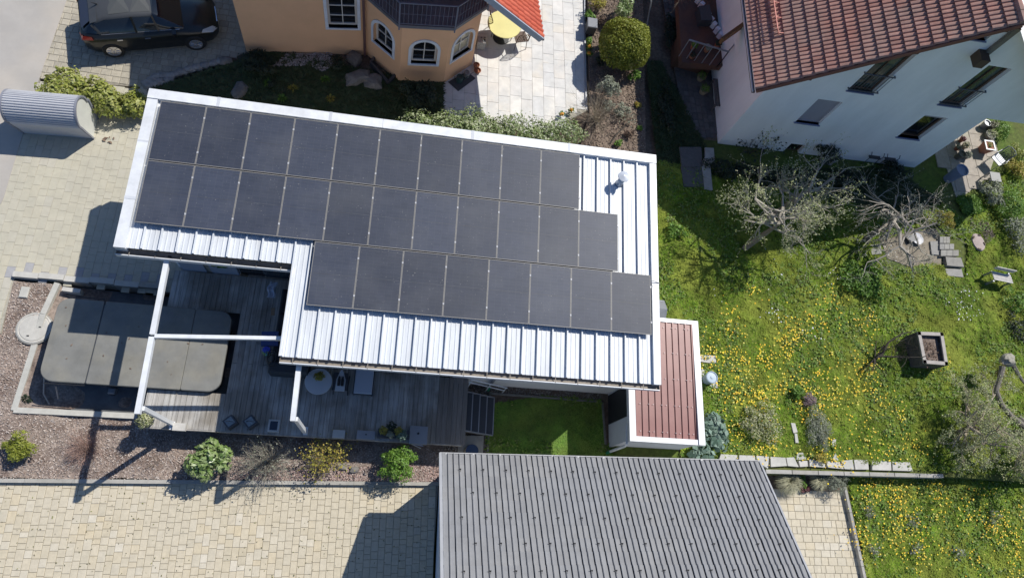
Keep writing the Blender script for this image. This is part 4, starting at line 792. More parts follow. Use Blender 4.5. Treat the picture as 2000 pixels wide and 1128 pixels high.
# ================================================================ SHED
ZS=1.6; sh=thing('garden_shed','small white shed with brown corrugated metal roof and open dark doorway','shed',(7.8,4.4,ZL))
sA,sB,sC,sD_=G(1229,861,ZS),G(1375,863,ZS),G(1355,628,ZS),Vector((6.75,6.2,ZS)); sx0,sx1,sy0,sy1=sA.x,sB.x-.0,sA.y,sC.y
shm=M('brown_sheet',[(.245,.10,.09),(.265,.11,.098)],.38,.12,2,patch=(.27,.13,.115),pscale=.5)
i=0; x=sx0+.2
while x<sx1-.2:
    wdt=min(.2,sx1-.2-x); m=MB(); pr_=[(0,0),(.012,.035),(.05,.035),(.062,0),(.2,0)]; pr_=[(min(a,wdt),h) for a,h in pr_]; n=5
    m.add([(x+a,sy0+.16,ZS-.02+h) for a,h in pr_]+[(x+a,sy1-.12,ZS+.06+h) for a,h in pr_],[(k_,k_+1,k_+1+n,k_+n) for k_ in range(n-1)]); m.build('roof_sheet',shm,sh); x+=.2
bt_=MB()
for yy in np.linspace(sy0+.3,sy1-.3,5):
    for k in range(9): bt_.box(sx0+.33+.2*k+(.06 if k%2 else 0),yy,ZS+.0+.022*(yy-sy0),sx0+.345+.2*k+(.06 if k%2 else 0),yy+.015,ZS+.022+.022*(yy-sy0))
b_=bt_.build('roof_screws',white,sh); b_['kind']='stuff'
MB().box(sx0,sy0,ZS-.14,sx0+.19,sy1,ZS+.06).build('roof_trim',white,sh); MB().box(sx1-.19,sy0,ZS-.14,sx1,sy1,ZS+.09).build('roof_trim',white,sh)
MB().box(sx0+.191,sy0,ZS-.14,sx1-.191,sy0+.15,ZS+.055).build('roof_trim',white,sh); MB().box(sx0+.191,sy1-.12,ZS-.14,sx1-.191,sy1,ZS+.095).build('roof_trim',white,sh)
MB().box(sx0+.06,sy0+.06,ZL-.1,sx1-.06,sy1-.06,ZS-.141).build('wall',M('shed_wall',(.55,.57,.60),.8,.08),sh)
MB().box(sx0+.035,sy0+.75,ZL+.05,sx0+.058,sy0+1.65,ZS-.2).build('doorway',M('opening_shade',(.012,.013,.018),.6,0),sh)  # dark panel on the wall stands in for the shade inside the doorway
MB().tube([(sx0+.02,sy0+.5,ZS-.2),(sx0+.02,sy0-.04,ZS-.25),(sx0+.02,sy0-.08,ZS-.4),(sx0-.0,sy0-.1,ZL+.5),(sx0+.0,sy0-.1,ZL+.3)],.04,8).build('downpipe',white,sh); MB().tube([(sx0,sy0-.1,ZL+.31),(sx0-.02,sy0-.12,ZL+.02)],.05,8).build('pipe_foot',M('green_plastic',(.02,.22,.12)),sh)
hs=thing('dog_house','small grey pitched roof hutch with brown rim beside the white roof edge','hutch',(7.6,6.9,0)); c=G(1294,608,.5)
MB().add([(c.x-.5,c.y-.25,0),(c.x+.05,c.y-.25,0),(c.x+.05,c.y+.35,0),(c.x-.5,c.y+.35,0),(c.x-.5,c.y-.25,.45),(c.x+.05,c.y-.25,.45),(c.x+.05,c.y+.35,.45),(c.x-.5,c.y+.35,.45)],[(0,1,5,4),(1,2,6,5),(2,3,7,6),(3,0,4,7)]).build('body',M('hutch_wood',(.20,.13,.09),.8,.2),hs)
MB().add([(c.x-.55,c.y-.3,.45),(c.x+.12,c.y-.3,.40),(c.x+.12,c.y+.05,.62),(c.x-.55,c.y+.05,.62),(c.x+.12,c.y+.42,.40),(c.x-.55,c.y+.42,.45)],[(0,1,2,3),(3,2,4,5)]).build('roof',greym,hs)
# ================================================================ PEACH HOUSE
pe=thing('peach_house','peach rendered house with white framed windows and a bay under a grey balcony','building',(-2,16,ZN))
zt=2.78
p0,p1,p2,p3,p4=G(482,102,ZN),G(716,106,ZN),G(780,160,ZN),G(866,163,ZN),G(921,127,ZN)
W1,W2,W3,W4=Wall(p0,p1),Wall(p1,p2),Wall(p2,p3),Wall(p3,p4)
for W in (W1,W2,W3,W4):
    pass
def box_from(W,bl,tr,lo=None):
    a,z0_=W.hit(*bl,-.0); b_,z1_=W.hit(*tr,-.0); return [min(a,b_),max(a,b_),min(z0_,z1_),max(z0_,z1_)]
s0_,zb0=W1.hit(642,53); s1_,zb1=W1.hit(699,60); 
h1=[s0_,s1_,max(zb0,1.0)+.0,3.0]
ec=G(1060,75,2.6); so_=(ec-W1.A).dot(W1.d); no_=(Vector((ec.x,ec.y,0))-W1.A).dot(W1.n); tg=math.tan(math.radians(40.7)); swest=-.45; zw=4.35
srid=(2.6+tg*so_-zw+tg*swest)/(2*tg); zrid=2.6+tg*(so_-srid)
gt_=[lambda p_:2.6-.05+tg*(so_-p_[0])-p_[1], lambda p_:zw-.05+tg*(p_[0]-swest)-p_[1]]
SE=W1.L+3.7
m=MB(); wallmesh(m,W1,0,W1.L,ZN-.1,9.5,[h1],.14,gt_); wallmesh(m,W1,W1.L,SE,zt,9.5,[],.14,gt_)
def pq(s_,t_,z_): v=W1.A+W1.d*s_-W1.n*t_; return Vector((v.x,v.y,z_))
m.add([pq(0,0,ZN-.1),pq(0,8,ZN-.1),pq(0,8,zw+.2),pq(0,0,zw+.2)],[(0,1,2,3)]); e_=pq(SE,0,0)
m.add([(p4.x,p4.y,ZN-.1),(e_.x,e_.y,ZN-.1),(e_.x,e_.y,zt),(p4.x,p4.y,zt)],[(0,1,2,3)])
m.add([pq(SE,0,ZN-.1),pq(SE,8,ZN-.1),pq(SE,8,4.2),pq(SE,0,4.2)],[(0,1,2,3)])
m.build('wall',peach,pe); EW=e_
redt=M('bright_red_tile',[(.52,.10,.05),(.46,.085,.045),(.58,.13,.07)],.7,.12,6); bgut=M('blue_grey_gutter',(.30,.35,.42),.5,.1)
O_=-no_
th_=.1
MB().add([pq(so_,O_,2.6),pq(srid,O_,zrid),pq(srid,9,zrid),pq(so_,9,2.6),pq(so_,O_,2.6-th_),pq(srid,O_,zrid-th_),pq(srid,9,zrid-th_),pq(so_,9,2.6-th_)],[(0,1,2,3),(7,6,5,4),(0,4,5,1),(2,6,7,3),(3,7,4,0)]).build('roof_board',redt,pe)
MB().add([pq(swest,-.5,zw),pq(srid,-.5,zrid),pq(srid,9,zrid),pq(swest,9,zw),pq(swest,-.5,zw-th_),pq(srid,-.5,zrid-th_),pq(srid,9,zrid-th_),pq(swest,9,zw-th_)],[(0,1,2,3),(7,6,5,4),(0,4,5,1),(2,6,7,3),(3,7,4,0)]).build('roof_slope',redt,pe)
upr=-W1.d*math.cos(math.radians(40.7))+Vector((0,0,math.sin(math.radians(40.7)))); nth=-W1.n; nr2=nth.cross(upr); nr2=nr2 if nr2.z>0 else -nr2
tm2=tilemesh([(0,0),(.03,.03),(.07,.045),(.11,.03),(.14,0),(.165,-.008),(.19,0)],.33,.028,redt)
R2=Matrix(((nth.x,upr.x,nr2.x,0),(nth.y,upr.y,nr2.y,0),(nth.z,upr.z,nr2.z,0),(0,0,0,1))); ev0=pq(so_,O_,2.6)
for j in range(14):
    for i in range(20):
        P=ev0+nth*(.19*j)+upr*(.33*i)+nr2*.02
        if not inview(P,45): continue
        o=bpy.data.objects.new('roof_tile',tm2); COL.objects.link(o); o.parent=pe; M4=R2.copy(); M4.translation=P-WL[pe]; o.matrix_local=M4
MB().bar(ev0-nth*.03-nr2*.06,ev0-nth*.03-nr2*.06+upr*6,.05,.2).build('verge_board',bgut,pe); MB().bar(ev0-Vector((0,0,.05))-upr*.05,ev0-Vector((0,0,.05))-upr*.05+nth*6,.06,.07).build('gutter',M('dark_gutter',(.10,.10,.12),.5,.1),pe)
q_=pq(so_-.35,O_+.3,0)
def surround(W,h,arch,wd=.10,t=.025):
    a,b_,c,d=h; m=MB()
    if not arch:
        pbox(m,W,a-wd,a,c-wd,d+wd,0.002,t); pbox(m,W,b_,b_+wd,c-wd,d+wd,.002,t); pbox(m,W,a,b_,c-wd,c,.002,t); pbox(m,W,a,b_,d,d+wd,.002,t)
    else:
        r_=(b_-a)/2; sp=max(c+.1,d-r_); mm=(a+b_)/2; n=14
        out=[(a-wd,c-wd)]+[(mm-(r_+wd)*math.cos(math.pi*k/n),sp+(d-sp+wd)*math.sin(math.pi*k/n)) for k in range(n+1)]+[(b_+wd,c-wd)]
        inn=[(a,c)]+[(mm-r_*math.cos(math.pi*k/n),sp+(d-sp)*math.sin(math.pi*k/n)) for k in range(n+1)]+[(b_,c)]
        for p,q,r2,s2 in zip(out,out[1:]+out[:1],inn[1:]+inn[:1],inn):
            m.add([W.P(*p,t),W.P(*q,t),W.P(*r2,t),W.P(*s2,t)],[(0,1,2,3)]); m.add([W.P(*p,0),W.P(*q,0),W.P(*q,t),W.P(*p,t)],[(0,1,2,3)])
    return m.build('window_surround',M('white_surround',(.62,.68,.76),.7,.05),pe)
bluesill=M('white_surround',(.62,.68,.76))
frw=M('white_frame',(.60,.60,.58),.5,.05)
surround(W1,h1,False); window(W1,h1,pe,frw,.14,nh=4,nv=2,sillm=bluesill,fw=.07)
for W in (W2,W3,W4):
    hh=[W.L*.5-.42,W.L*.5+.42,.95,2.05]; m=MB(); wallmesh(m,W,0,W.L,ZN-.1,zt,[],.14,arches=[hh]); m.build('bay_wall',peach,pe)
    surround(W,hh,True); window(W,hh,pe,frw,.14,arch=True,sillm=bluesill,fw=.07,label=None if W is not W4 else 'arched window with a yellow reflection painted on its pane',glass=glassd if W is not W4 else M('reflection_tint_glass',(.55,.50,.36),.2,.1))  # yellow reflection in the last bay window is the pane's own base colour
def outset(P,c_,k=.16): return P+(P-c_).normalized()*k
cc_=(p1+p2+p3+p4)/4; bp_=[outset(Vector((q_.x,q_.y,0)),Vector((cc_.x,cc_.y+.6,0))) for q_ in (p1,p2,p3,p4)]
balm=M('balcony_sheet',(.13,.145,.18),.6,.15,3,patch=(.11,.12,.14),pscale=1.2)
MB().prism([(q_.x,q_.y) for q_ in bp_]+[(EW.x+.0,EW.y)],zt+.003,zt+.13).build('balcony_floor',balm,pe)
rl=MB(); bal=MB(); pst=MB(); zz=zt+.13
pb=[q_+Vector((0,0,zz)) for q_ in bp_]
for a,b_ in zip(pb[:-1],pb[1:]):
    rl.bar(a+Vector((0,0,.95)),b_+Vector((0,0,.95)),.04,.04); rl.bar(a+Vector((0,0,.08)),b_+Vector((0,0,.08)),.02,.02); rl.bar(a+Vector((0,0,.5)),b_+Vector((0,0,.5)),.012,.012)
    n=int((b_-a).length/.13)
    for k in range(1,n): q_=a+(b_-a)*(k/n); bal.bar(q_+Vector((0,0,.09)),q_+Vector((0,0,.93)),.010,.010)
for q_ in pb: MB().bar(q_-Vector((0,0,.2)),q_+Vector((0,0,.95)),.045,.045).build('railing_post',M('blue_grey_steel',(.13,.15,.20),.5,.1),pe)
rl.build('railing',M('blue_grey_steel',(.13,.15,.20)),pe); bb=bal.build('balusters',M('blue_grey_steel',(.13,.15,.20)),pe)
dpx=p1+W1.n*.08-W1.d*.06; MB().tube([(dpx.x,dpx.y,ZN),(dpx.x,dpx.y,3.2),(dpx.x+.4,dpx.y,3.35)],.045,8).build('downpipe',M('copper_pipe',(.14,.08,.08),.5,.2),pe)
# ================================================================ WHITE HOUSE
wA,wB=G(1402,280,0),G(1590,303,0); WW=Wall(wA,wB)
wh=thing('white_house','tall white rendered gable house with a weathered red tile roof','building',(wA.x+4,wA.y+4,0))
OV=.45; es,ez=WW.hit(1476,176,OV); rs_,rz_=WW.hit(1998,47,OV); tn=(rz_-ez)/(rs_-es); SW=math.atan(tn); 
ztopf=lambda s_:ez-.12+(s_-es)*tn
holes=[]; wins=[]
def whit(bl,tr,kind):
    a,z0_=WW.hit(*bl); b_,z1_=WW.hit(*tr); h=[min(a,b_),max(a,b_),z0_,z1_]; holes.append(h); wins.append((h,kind))
whit((1553,238),(1647,200),'shutter'); whit((1655,176),(1792,106),'french'); whit((1833,203),(1978,135),'french'); whit((1752,267),(1852,231),'plain'); whit((1528,297),(1575,284),'cellar')
a_,z_=WW.hit(1924,80); holes.append([a_-.95,a_,z_,z_+.55]); wins.append((holes[-1],'french2'))
cs,cz_=WW.hit(1832,298); ct,ctz=WW.hit(1924,231); m=MB()
h_lo=[h for h in holes]
smid=(cs+ct)/2
tops=[lambda p_:ztopf(p_[0])-p_[1], lambda p_:(ztopf(rs_)-(p_[0]-rs_)*tn)-p_[1]]
wallmesh(m,WW,0,smid,-.1,9.2,holes,.17,tops); wallmesh(m,WW,smid,smid+4.2,ctz,9.2,[],.17,tops)
sN=-WW.n
def vq(s_,t_,z_): v=WW.A+WW.d*s_+sN*t_; return Vector((v.x,v.y,z_))
m.add([vq(0,0,-.1),vq(0,11,-.1),vq(0,11,ztopf(0)),vq(0,0,ztopf(0))],[(0,1,2,3)]); m.add([vq(smid,0,-.1),vq(smid,6,-.1),vq(smid,6,ctz),vq(smid,0,ctz)],[(0,1,2,3)])
m.add([vq(smid,0,ctz),vq(smid+4.2,0,ctz),vq(smid+4.2,6,ctz),vq(smid,6,ctz)],[(0,1,2,3)]); m.add([vq(smid+4.2,0,ctz),vq(smid+4.2,11,ctz),vq(smid+4.2,11,5),vq(smid+4.2,0,5)],[(0,1,2,3)])
m.add([vq(0,11,-.1),vq(smid,11,-.1),vq(smid,11,4),vq(0,11,4)],[(0,1,2,3)])
m.build('wall',M('white_wall',(.89,.90,.90),.9,.12,.8,.3,60,stretch=(1,1,.35)),wh)
brf=M('brown_frame',(.10,.06,.04),.5,.15); railm=M('rail_steel',(.10,.11,.14),.5,.1); sillb=M('blue_sill',(.22,.25,.38),.6,.1)
gl2=M('reflecting_glass',(.06,.085,.075),.08,.4,2.2,spec=.8)
for h,kd_ in wins:
    a,b_,c,d=h
    if kd_=='shutter':
        w_=window(WW,h,wh,M('grey_roller',(.40,.38,.42),.6,.06),.13,muntin=False,sillm=sillb,label='window closed by a grey roller shutter',glass=M('grey_roller',(.40,.38,.42))); m=MB(); 
        for k in range(18): z_=c+.06+(d-c-.1)*k/18; pbox(m,WW,a+.06,b_-.06,z_,z_+(d-c-.1)/18-.006,-.13,-.115)
        WL[w_]=WL[wh]; m.build('shutter_slats',M('grey_roller',(.40,.38,.42)),w_)
    elif kd_=='cellar': window(WW,h,wh,brf,.15,muntin=False,sillm=sillb)
    else:
        w_=window(WW,h,wh,brf,.16,muntin=kd_!='plain',nh=1,nv=2,sillm=sillb,glass=gl2 if kd_!='plain' else glassd,fw=.08)
        if kd_=='plain': pbox(MB(),WW,a+.02,b_-.02,d-.18,d-.02,-.12,-.10).build('roller_edge',M('grey_roller',(.40,.38,.42)),w_)
        if kd_=='french':
            r_=MB(); 
            for z_ in (c+.12,c+.92): pbox(r_,WW,a-.08,b_+.08,z_,z_+.03,.06,.09)
            for k in range(9): s_=a+(b_-a)*k/8; pbox(r_,WW,s_-.006,s_+.006,c+.15,c+.92,.068,.082)
            for z_ in (c+.12,c+.92):
                pbox(r_,WW,a-.08,a-.05,z_,z_+.03,0,.058); pbox(r_,WW,b_+.05,b_+.08,z_,z_+.03,0,.058)
            r_.build('safety_rail',railm,w_)
# roof
upw=WW.d*math.cos(SW)+Vector((0,0,math.sin(SW))); nrw=Vector((-WW.d.x*math.sin(SW),-WW.d.y*math.sin(SW),math.cos(SW)))
v0=vq(es,-OV,ez)
redb=M('weathered_red_tile',[(.37,.19,.15),(.42,.215,.165),(.33,.165,.13),(.40,.225,.18),(.38,.175,.13)],.8,.28,4,.2,40,patch=(.34,.21,.17),pscale=.8)
Ls=(rs_-es)/math.cos(SW); nc=int(round(Ls/.345)); cl=Ls/nc
tw2=.30; hp=[(0,-.02),(.010,.012),(.03,.034),(.075,.040),(.12,.034),(.140,.012),(.15,-.02),(.160,.012),(.18,.034),(.225,.040),(.27,.034),(.29,.012),(.299,-.02)]
wt=tilemesh(hp,cl,.055,redb,drop=.06); ax=sN  # across = north
# local x -> sN, y -> upw, z -> normal
RW=Matrix(((sN.x,upw.x,nrw.x,0),(sN.y,upw.y,nrw.y,0),(sN.z,upw.z,nrw.z,0),(0,0,0,1)))
rest=MB(); k=0
for j in range(26):
    for i in range(nc):
        P=v0+sN*(tw2*j)+upw*(cl*i)+nrw*.02
        vis=inview(P,30)
        if vis and k<298:
            o=bpy.data.objects.new('roof_tile',wt); COL.objects.link(o); o.parent=wh; M4=RW.copy(); M4.translation=P-WL[wh]+nrw*random.uniform(-.003,.003); o.matrix_local=M4; k+=1
        else:
            Mx=RW.copy(); Mx.translation=P; rest.add([Mx@v_.co for v_ in wt.vertices],[tuple(q_.vertices) for q_ in wt.polygons])
ro=rest.build('roof_tiles',redb,wh); ro['kind']='stuff'
R0,R1=v0+upw*Ls,None
MB().add([v0-nrw*.02,v0+sN*11.5-nrw*.02,v0+sN*11.5+upw*Ls-nrw*.02,v0+upw*Ls-nrw*.02, v0-nrw*.14,v0+sN*11.5-nrw*.14,v0+sN*11.5+upw*Ls-nrw*.14,v0+upw*Ls-nrw*.14],[(0,1,2,3),(7,6,5,4),(0,4,5,1),(1,5,6,2),(2,6,7,3),(3,7,4,0)]).build('roof_board',M('brown_board',(.13,.075,.045),.8,.2),wh)
rp=v0+upw*Ls; dn=WW.d*math.cos(SW)-Vector((0,0,math.sin(SW)))
MB().add([rp,rp+sN*11.5,rp+sN*11.5+dn*Ls,rp+dn*Ls],[(0,1,2,3)]).build('far_roof_slope',redb,wh)
for i in range(26): 
    a=rp+sN*(.38*i)+nrw*.0+Vector((0,0,.03)); MB().tube([a-sN*.0,a+sN*.37],[.11,.10],8).build('ridge_tile',redb,wh)
MB().bar(v0-Vector((0,0,.06))-upw*.06,v0+sN*11.5-Vector((0,0,.06))-upw*.06,.04,.06).build('gutter_rim',M('bright_gutter',(.6,.6,.62),.4,.1),wh)
MB().bar(v0-Vector((0,0,.12))-upw*.02,v0+sN*11.5-Vector((0,0,.12))-upw*.02,.10,.05).build('gutter',anth,wh)
MB().bar(v0-sN*.02-nrw*.05,v0-sN*.02-nrw*.05+upw*Ls,.03,.14).build('verge_board',M('red_brown_board',(.20,.08,.06),.7,.2),wh)
for s_ in (.75,3.05,rs_-.12):
    z_=ztopf(s_)-.02; MB().bar(vq(s_,-.38,z_-.12),vq(s_,.0,z_-.12),.16,.18).build('purlin_end',M('dark_timber',(.09,.06,.04),.8,.2),wh)
zz_=ztopf(rs_)-1.6; MB().bar(vq(rs_+.35,-.40,zz_),vq(rs_+.35,0,zz_),.3,.34).build('ridge_beam',M('dark_timber',(.09,.06,.04)),wh); MB().bar(vq(rs_+.5,-.06,zz_+.1),vq(rs_+.5,-.06,zz_+1.2),.16,.1).build('post',M('grey_timber',(.2,.18,.15),.8,.2),wh)
# snow fence on white house roof
sfm=M('coral_steel',(.50,.17,.13),.6,.15); sf=MB(); s1=v0+upw*.88+sN*1.75
for h_ in (.06,.17,.28,.38): sf.bar(s1+nrw*h_,s1+sN*9+nrw*h_,.022,.022)
for k in range(110): q_=s1+sN*(.08*k); sf.bar(q_+nrw*.0,q_+nrw*.38,.014,.014)
for k in range(16): q_=s1+sN*(.6*k); sf.bar(q_+nrw*.2,q_+upw*.25+nrw*.03,.03,.012)
sf.build('snow_fence',sfm,wh)
# terracotta outside stair and landing on the west side
stt=thing('outside_stair','reddish brown tiled outside stair and landing along the white house','stairs',G(1370,90,0))
tcm=M('terracotta_tile',[(.12,.055,.035),(.15,.07,.045),(.10,.05,.035)],.8,.2,8,patch=(.09,.05,.04),pscale=2)
lz=.9
ld=[G(1322,-30,lz),G(1332,122,lz),G(1412,128,lz),G(1436,96,lz),G(1436,60,lz),G(1440,-30,lz)]
MB().prism([(q_.x,q_.y) for q_ in ld],lz-.30,lz).build('landing',tcm,stt)
MB().prism([(q_.x,q_.y) for q_ in [G(1330,100,lz),G(1400,120,lz),G(1405,80,lz),G(1330,60,lz)]],-.05,lz-.31).build('base',M('brown_base',(.09,.045,.03),.8,.2),stt)
sa,sb=G(1405,78,lz),G(1357,0,lz)
for k in range(8):
    q_=sa+(sb-sa)*((k+.5)/8); MB().obox((q_.x+.03,q_.y,lz+.12),(.16,.16,.24),math.radians(45)).build('step',render_w,stt)
rr_=MB(); ps=[G(1326,110,lz),G(1400,132,lz),G(1430,95,lz)]
for a,b_ in zip(ps[:-1],ps[1:]):
    rr_.bar(a+Vector((0,0,.9)),b_+Vector((0,0,.9)),.05,.04)
    for k in range(6): q_=a+(b_-a)*(k/5); rr_.bar(q_,q_+Vector((0,0,.9)),.025,.025)
rr_.build('railing',greym,stt)
MB().prism([(q_.x,q_.y) for q_ in [G(1357,25,lz),G(1378,22,lz),G(1384,52,lz),G(1362,52,lz)]],lz,lz+.35).build('dark_box',anth,stt)
MB().bar(G(1408,80,2.3),G(1450,50,2.5),.10,.30).build('brown_soffit',M('ochre_wood',(.20,.10,.04),.8,.2),stt)
# ================================================================ CAR
wr0,wr1=G(228,106,ZD+.05),G(386,92,ZD+.05); cd=(wr1-wr0).normalized(); cn=Vector((-cd.y,cd.x,0)); ctr=(wr0+wr1)/2+cn*.80; ctr.z=ZD; crz=math.atan2(cd.y,cd.x); WB=(wr1-wr0).length/2
ct_=thing('parked_car','dark hatchback car with panoramic roof parked on the paved stand','car',ctr); ct_.rotation_euler=(0,0,crz)
paint=M('dark_car_paint',(.014,.015,.014),.3,.08,3,spec=.5,coat=.25); cglass=M('car_glass',(.012,.016,.02),.05,0,spec=.8); roofp=M('grey_roof_paint',(.055,.058,.062),.45,.1,2); pano=M('panorama_glass',(.075,.078,.076),.4,.08); chrome=M('chrome',(.6,.6,.62),.2,0,metal=.9)  # roof paint is a lighter grey than the body paint
def lpart(name,mb,mat,parent,smooth=False):
    o=bpy.data.objects.new(name,mb.mesh(name,mat,smooth)); COL.objects.link(o); o.parent=parent; return o
K=WB/1.3
ST=[(-2.12,.60,.45,.62,.78,.76),(-2.05,.78,.30,.66,.98,.97),(-1.8,.87,.22,.72,1.0,1.0),(-1.3,.90,.20,.74,.98,.98),(-.4,.90,.19,.74,.95,.95),(.5,.90,.19,.73,.93,.94),(.95,.89,.20,.72,.90,.95),(1.4,.87,.21,.70,.82,.90),(1.85,.80,.25,.64,.72,.80),(2.08,.62,.33,.55,.64,.68),(2.14,.50,.38,.5,.56,.58)]
bm_=MB(); n=9
for (x,w_,zs_,zm_,zbt,zc) in ST:
    x*=K
    for y,z_ in [(-w_*.92,zs_),(-w_,(zs_+zm_)/2),(-w_*.985,zm_),(-w_*.93,zbt),(0,zc),(w_*.93,zbt),(w_*.985,zm_),(w_,(zs_+zm_)/2),(w_*.92,zs_)]: bm_.v.append((x,y,z_))
for i in range(len(ST)-1):
    for k in range(n-1): a=i*n+k; bm_.f.append((a,a+n,a+n+1,a+1))
bm_.f.append(tuple(range(n))); bm_.f.append(tuple(reversed(range((len(ST)-1)*n,len(ST)*n)))); 
lpart('body',bm_,paint,ct_,True)
GS=[(-1.98,.70,.97,.70,.99),(-1.55,.76,.97,.60,1.30),(-1.2,.78,.96,.58,1.42),(-.4,.80,.95,.60,1.47),(.25,.79,.94,.58,1.43),(.62,.78,.93,.62,1.20),(1.08,.74,.91,.72,.92)]
gm_=MB()
for x,wb,zb_,wt_,zt_ in GS:
    x*=K
    for y,z_ in [(-wb,zb_),(-wt_,zt_-.03),(-wt_*.8,zt_),(0,zt_+.02),(wt_*.8,zt_),(wt_,zt_-.03),(wb,zb_)]: gm_.v.append((x,y,z_))
for i in range(len(GS)-1):
    for k in range(6): a=i*7+k; gm_.f.append((a,a+7,a+8,a+1))
lpart('windows',gm_,cglass,ct_,True)
rf=MB()
for x,wb,zb_,wt_,zt_ in GS[1:5]:
    x*=K
    for y,z_ in [(-wt_-.012,zt_-.06),(-wt_,zt_-.015),(-wt_*.8,zt_+.015),(0,zt_+.035),(wt_*.8,zt_+.015),(wt_,zt_-.015),(wt_+.012,zt_-.06)]: rf.v.append((x,y,z_))
for i in range(3):
    for k in range(6): a=i*7+k; rf.f.append((a,a+7,a+8,a+1))
ro_=lpart('roof',rf,roofp,ct_,True)
for xa,xb in ((-1.05,-.42),(-.38,.2)):
    m=MB(); m.add([(xa*K,-.46,1.455 if xa<-.5 else 1.487),(xb*K,-.46,1.49 if xb<0 else 1.456),(xb*K,.46,1.49 if xb<0 else 1.456),(xa*K,.46,1.455 if xa<-.5 else 1.487),((xa+xb)/2*K,0,1.51)],[(0,1,4),(1,2,4),(2,3,4),(3,0,4)]); lpart('roof_glass',m,pano,ro_)
lpart('antenna',MB().tube([(-1.35*K,0,1.42),(-1.5*K,0,1.50)],[.03,.008],6),blackm,ro_)
for s_ in (-1,1):
    lpart('pillar',MB().bar((-.38*K,s_*.80,.96),(-.40*K,s_*.615,1.45),.06,.03),paint,ct_); lpart('pillar',MB().bar((.3*K,s_*.795,.95),(.22*K,s_*.60,1.42),.05,.03),paint,ct_); lpart('pillar',MB().bar((-1.45*K,s_*.765,1.0),(-1.62*K,s_*.62,1.26),.10,.03),paint,ct_)
    lpart('window_chrome',MB().bar((-1.45*K,s_*.80,.985),(.95*K,s_*.79,.945),.02,.015),chrome,ct_); lpart('mirror',MB().obox((.78*K,s_*.97,1.0),(.12,.2,.13)),paint,ct_)
    lpart('taillight',MB().add([(-2.10*K,s_*.62,.80),(-2.07*K,s_*.80,.83),(-1.72*K,s_*.885,.86),(-1.74*K,s_*.87,1.005),(-1.98*K,s_*.80,1.0),(-2.09*K,s_*.60,.97)],[(0,1,2,3,4,5)]),M('red_lens',(.45,.01,.015),.2,.05),ct_)
    lpart('headlight',MB().add([(2.11*K,s_*.56,.60),(1.95*K,s_*.77,.66),(1.6*K,s_*.855,.78),(1.66*K,s_*.78,.835),(1.98*K,s_*.58,.74)],[(0,1,2,3,4)]),M('clear_lens',(.45,.47,.5),.12,.05),ct_)
    lpart('door_handle',MB().obox((-.95*K,s_*.905,.80),(.16,.025,.03)),chrome,ct_); lpart('door_handle',MB().obox((-.1*K,s_*.91,.79),(.16,.025,.03)),chrome,ct_)
    for x in (-1.3,1.3):
        o=bpy.data.objects.new('wheel',MB().lathe((0,0,0),[(.20,-.10),(.30,-.11),(.33,-.08),(.33,.08),(.30,.11),(.20,.10)],24).mesh('wheel',M('tyre',(.018,.018,.018),.8,.1))); COL.objects.link(o); o.parent=ct_; o.location=(x*K,s_*.80,.33); o.rotation_euler=(math.pi/2,0,0)
        rm=MB(); 
        for k in range(9): t=2*math.pi*k/9; rm.bar((.03*math.cos(t),.03*math.sin(t),.115),(.19*math.cos(t),.19*math.sin(t),.115),.03,.02); rm.bar((.03*math.cos(t),.03*math.sin(t),-.115),(.19*math.cos(t),.19*math.sin(t),-.115),.03,.02)
        rm.lathe((0,0,0),[(.21,-.112),(.21,-.118),(.185,-.118),(.185,-.10)],24).lathe((0,0,0),[(.185,.10),(.185,.118),(.21,.118),(.21,.112)],24); q_=lpart('rim',rm,chrome,o)
lpart('rear_window',MB().add([(-2.01*K,-.52,1.03),(-2.01*K,.52,1.03),(-1.62*K,.47,1.30),(-1.62*K,-.47,1.30)],[(0,1,2,3)]),M('blue_tint_glass',(.02,.03,.08),.1,0),ct_)
lpart('spoiler',MB().add([(-1.66*K,-.6,1.29),(-1.66*K,.6,1.29),(-1.42*K,.62,1.38),(-1.42*K,-.62,1.38),(-1.66*K,-.6,1.26),(-1.66*K,.6,1.26),(-1.42*K,.62,1.3),(-1.42*K,-.62,1.3)],[(0,1,2,3),(4,5,1,0)]),roofp,ct_)
lpart('front_badge_strip',MB().bar((2.13*K,-.3,.58),(2.13*K,.3,.58),.03,.05),chrome,ct_)
# ================================================================ BIN SHELTER
bn=thing('bin_shelter','silvery white barrel shaped shelter of corrugated metal beside the driveway hedge','shelter',G(110,240,ZD))
b0,b1=G(45,260,ZD),G(184,271,ZD); bd=(b1-b0).normalized(); bnv=Vector((-bd.y,bd.x,0)); LB=(b1-b0).length; DB=.72
corr=M('corrugated_silver',(.50,.51,.54),.5,.08,3); capm=M('cream_panel',(.62,.63,.58),.6,.08)
sec=[(0,0),(-.10,.45),(-.16,.75)]+[(.26+.46*math.cos(a),.86+.46*math.sin(a)) for a in np.linspace(math.pi*.98,-.02*math.pi,22)]+[(.80,.75),(.74,.45),(.66,0)]
m=MB(); mf=MB()
def B(x,s_,z_): v=b0+bd*x+bnv*s_*1.05; return (v.x,v.y,ZD+z_*1.12)
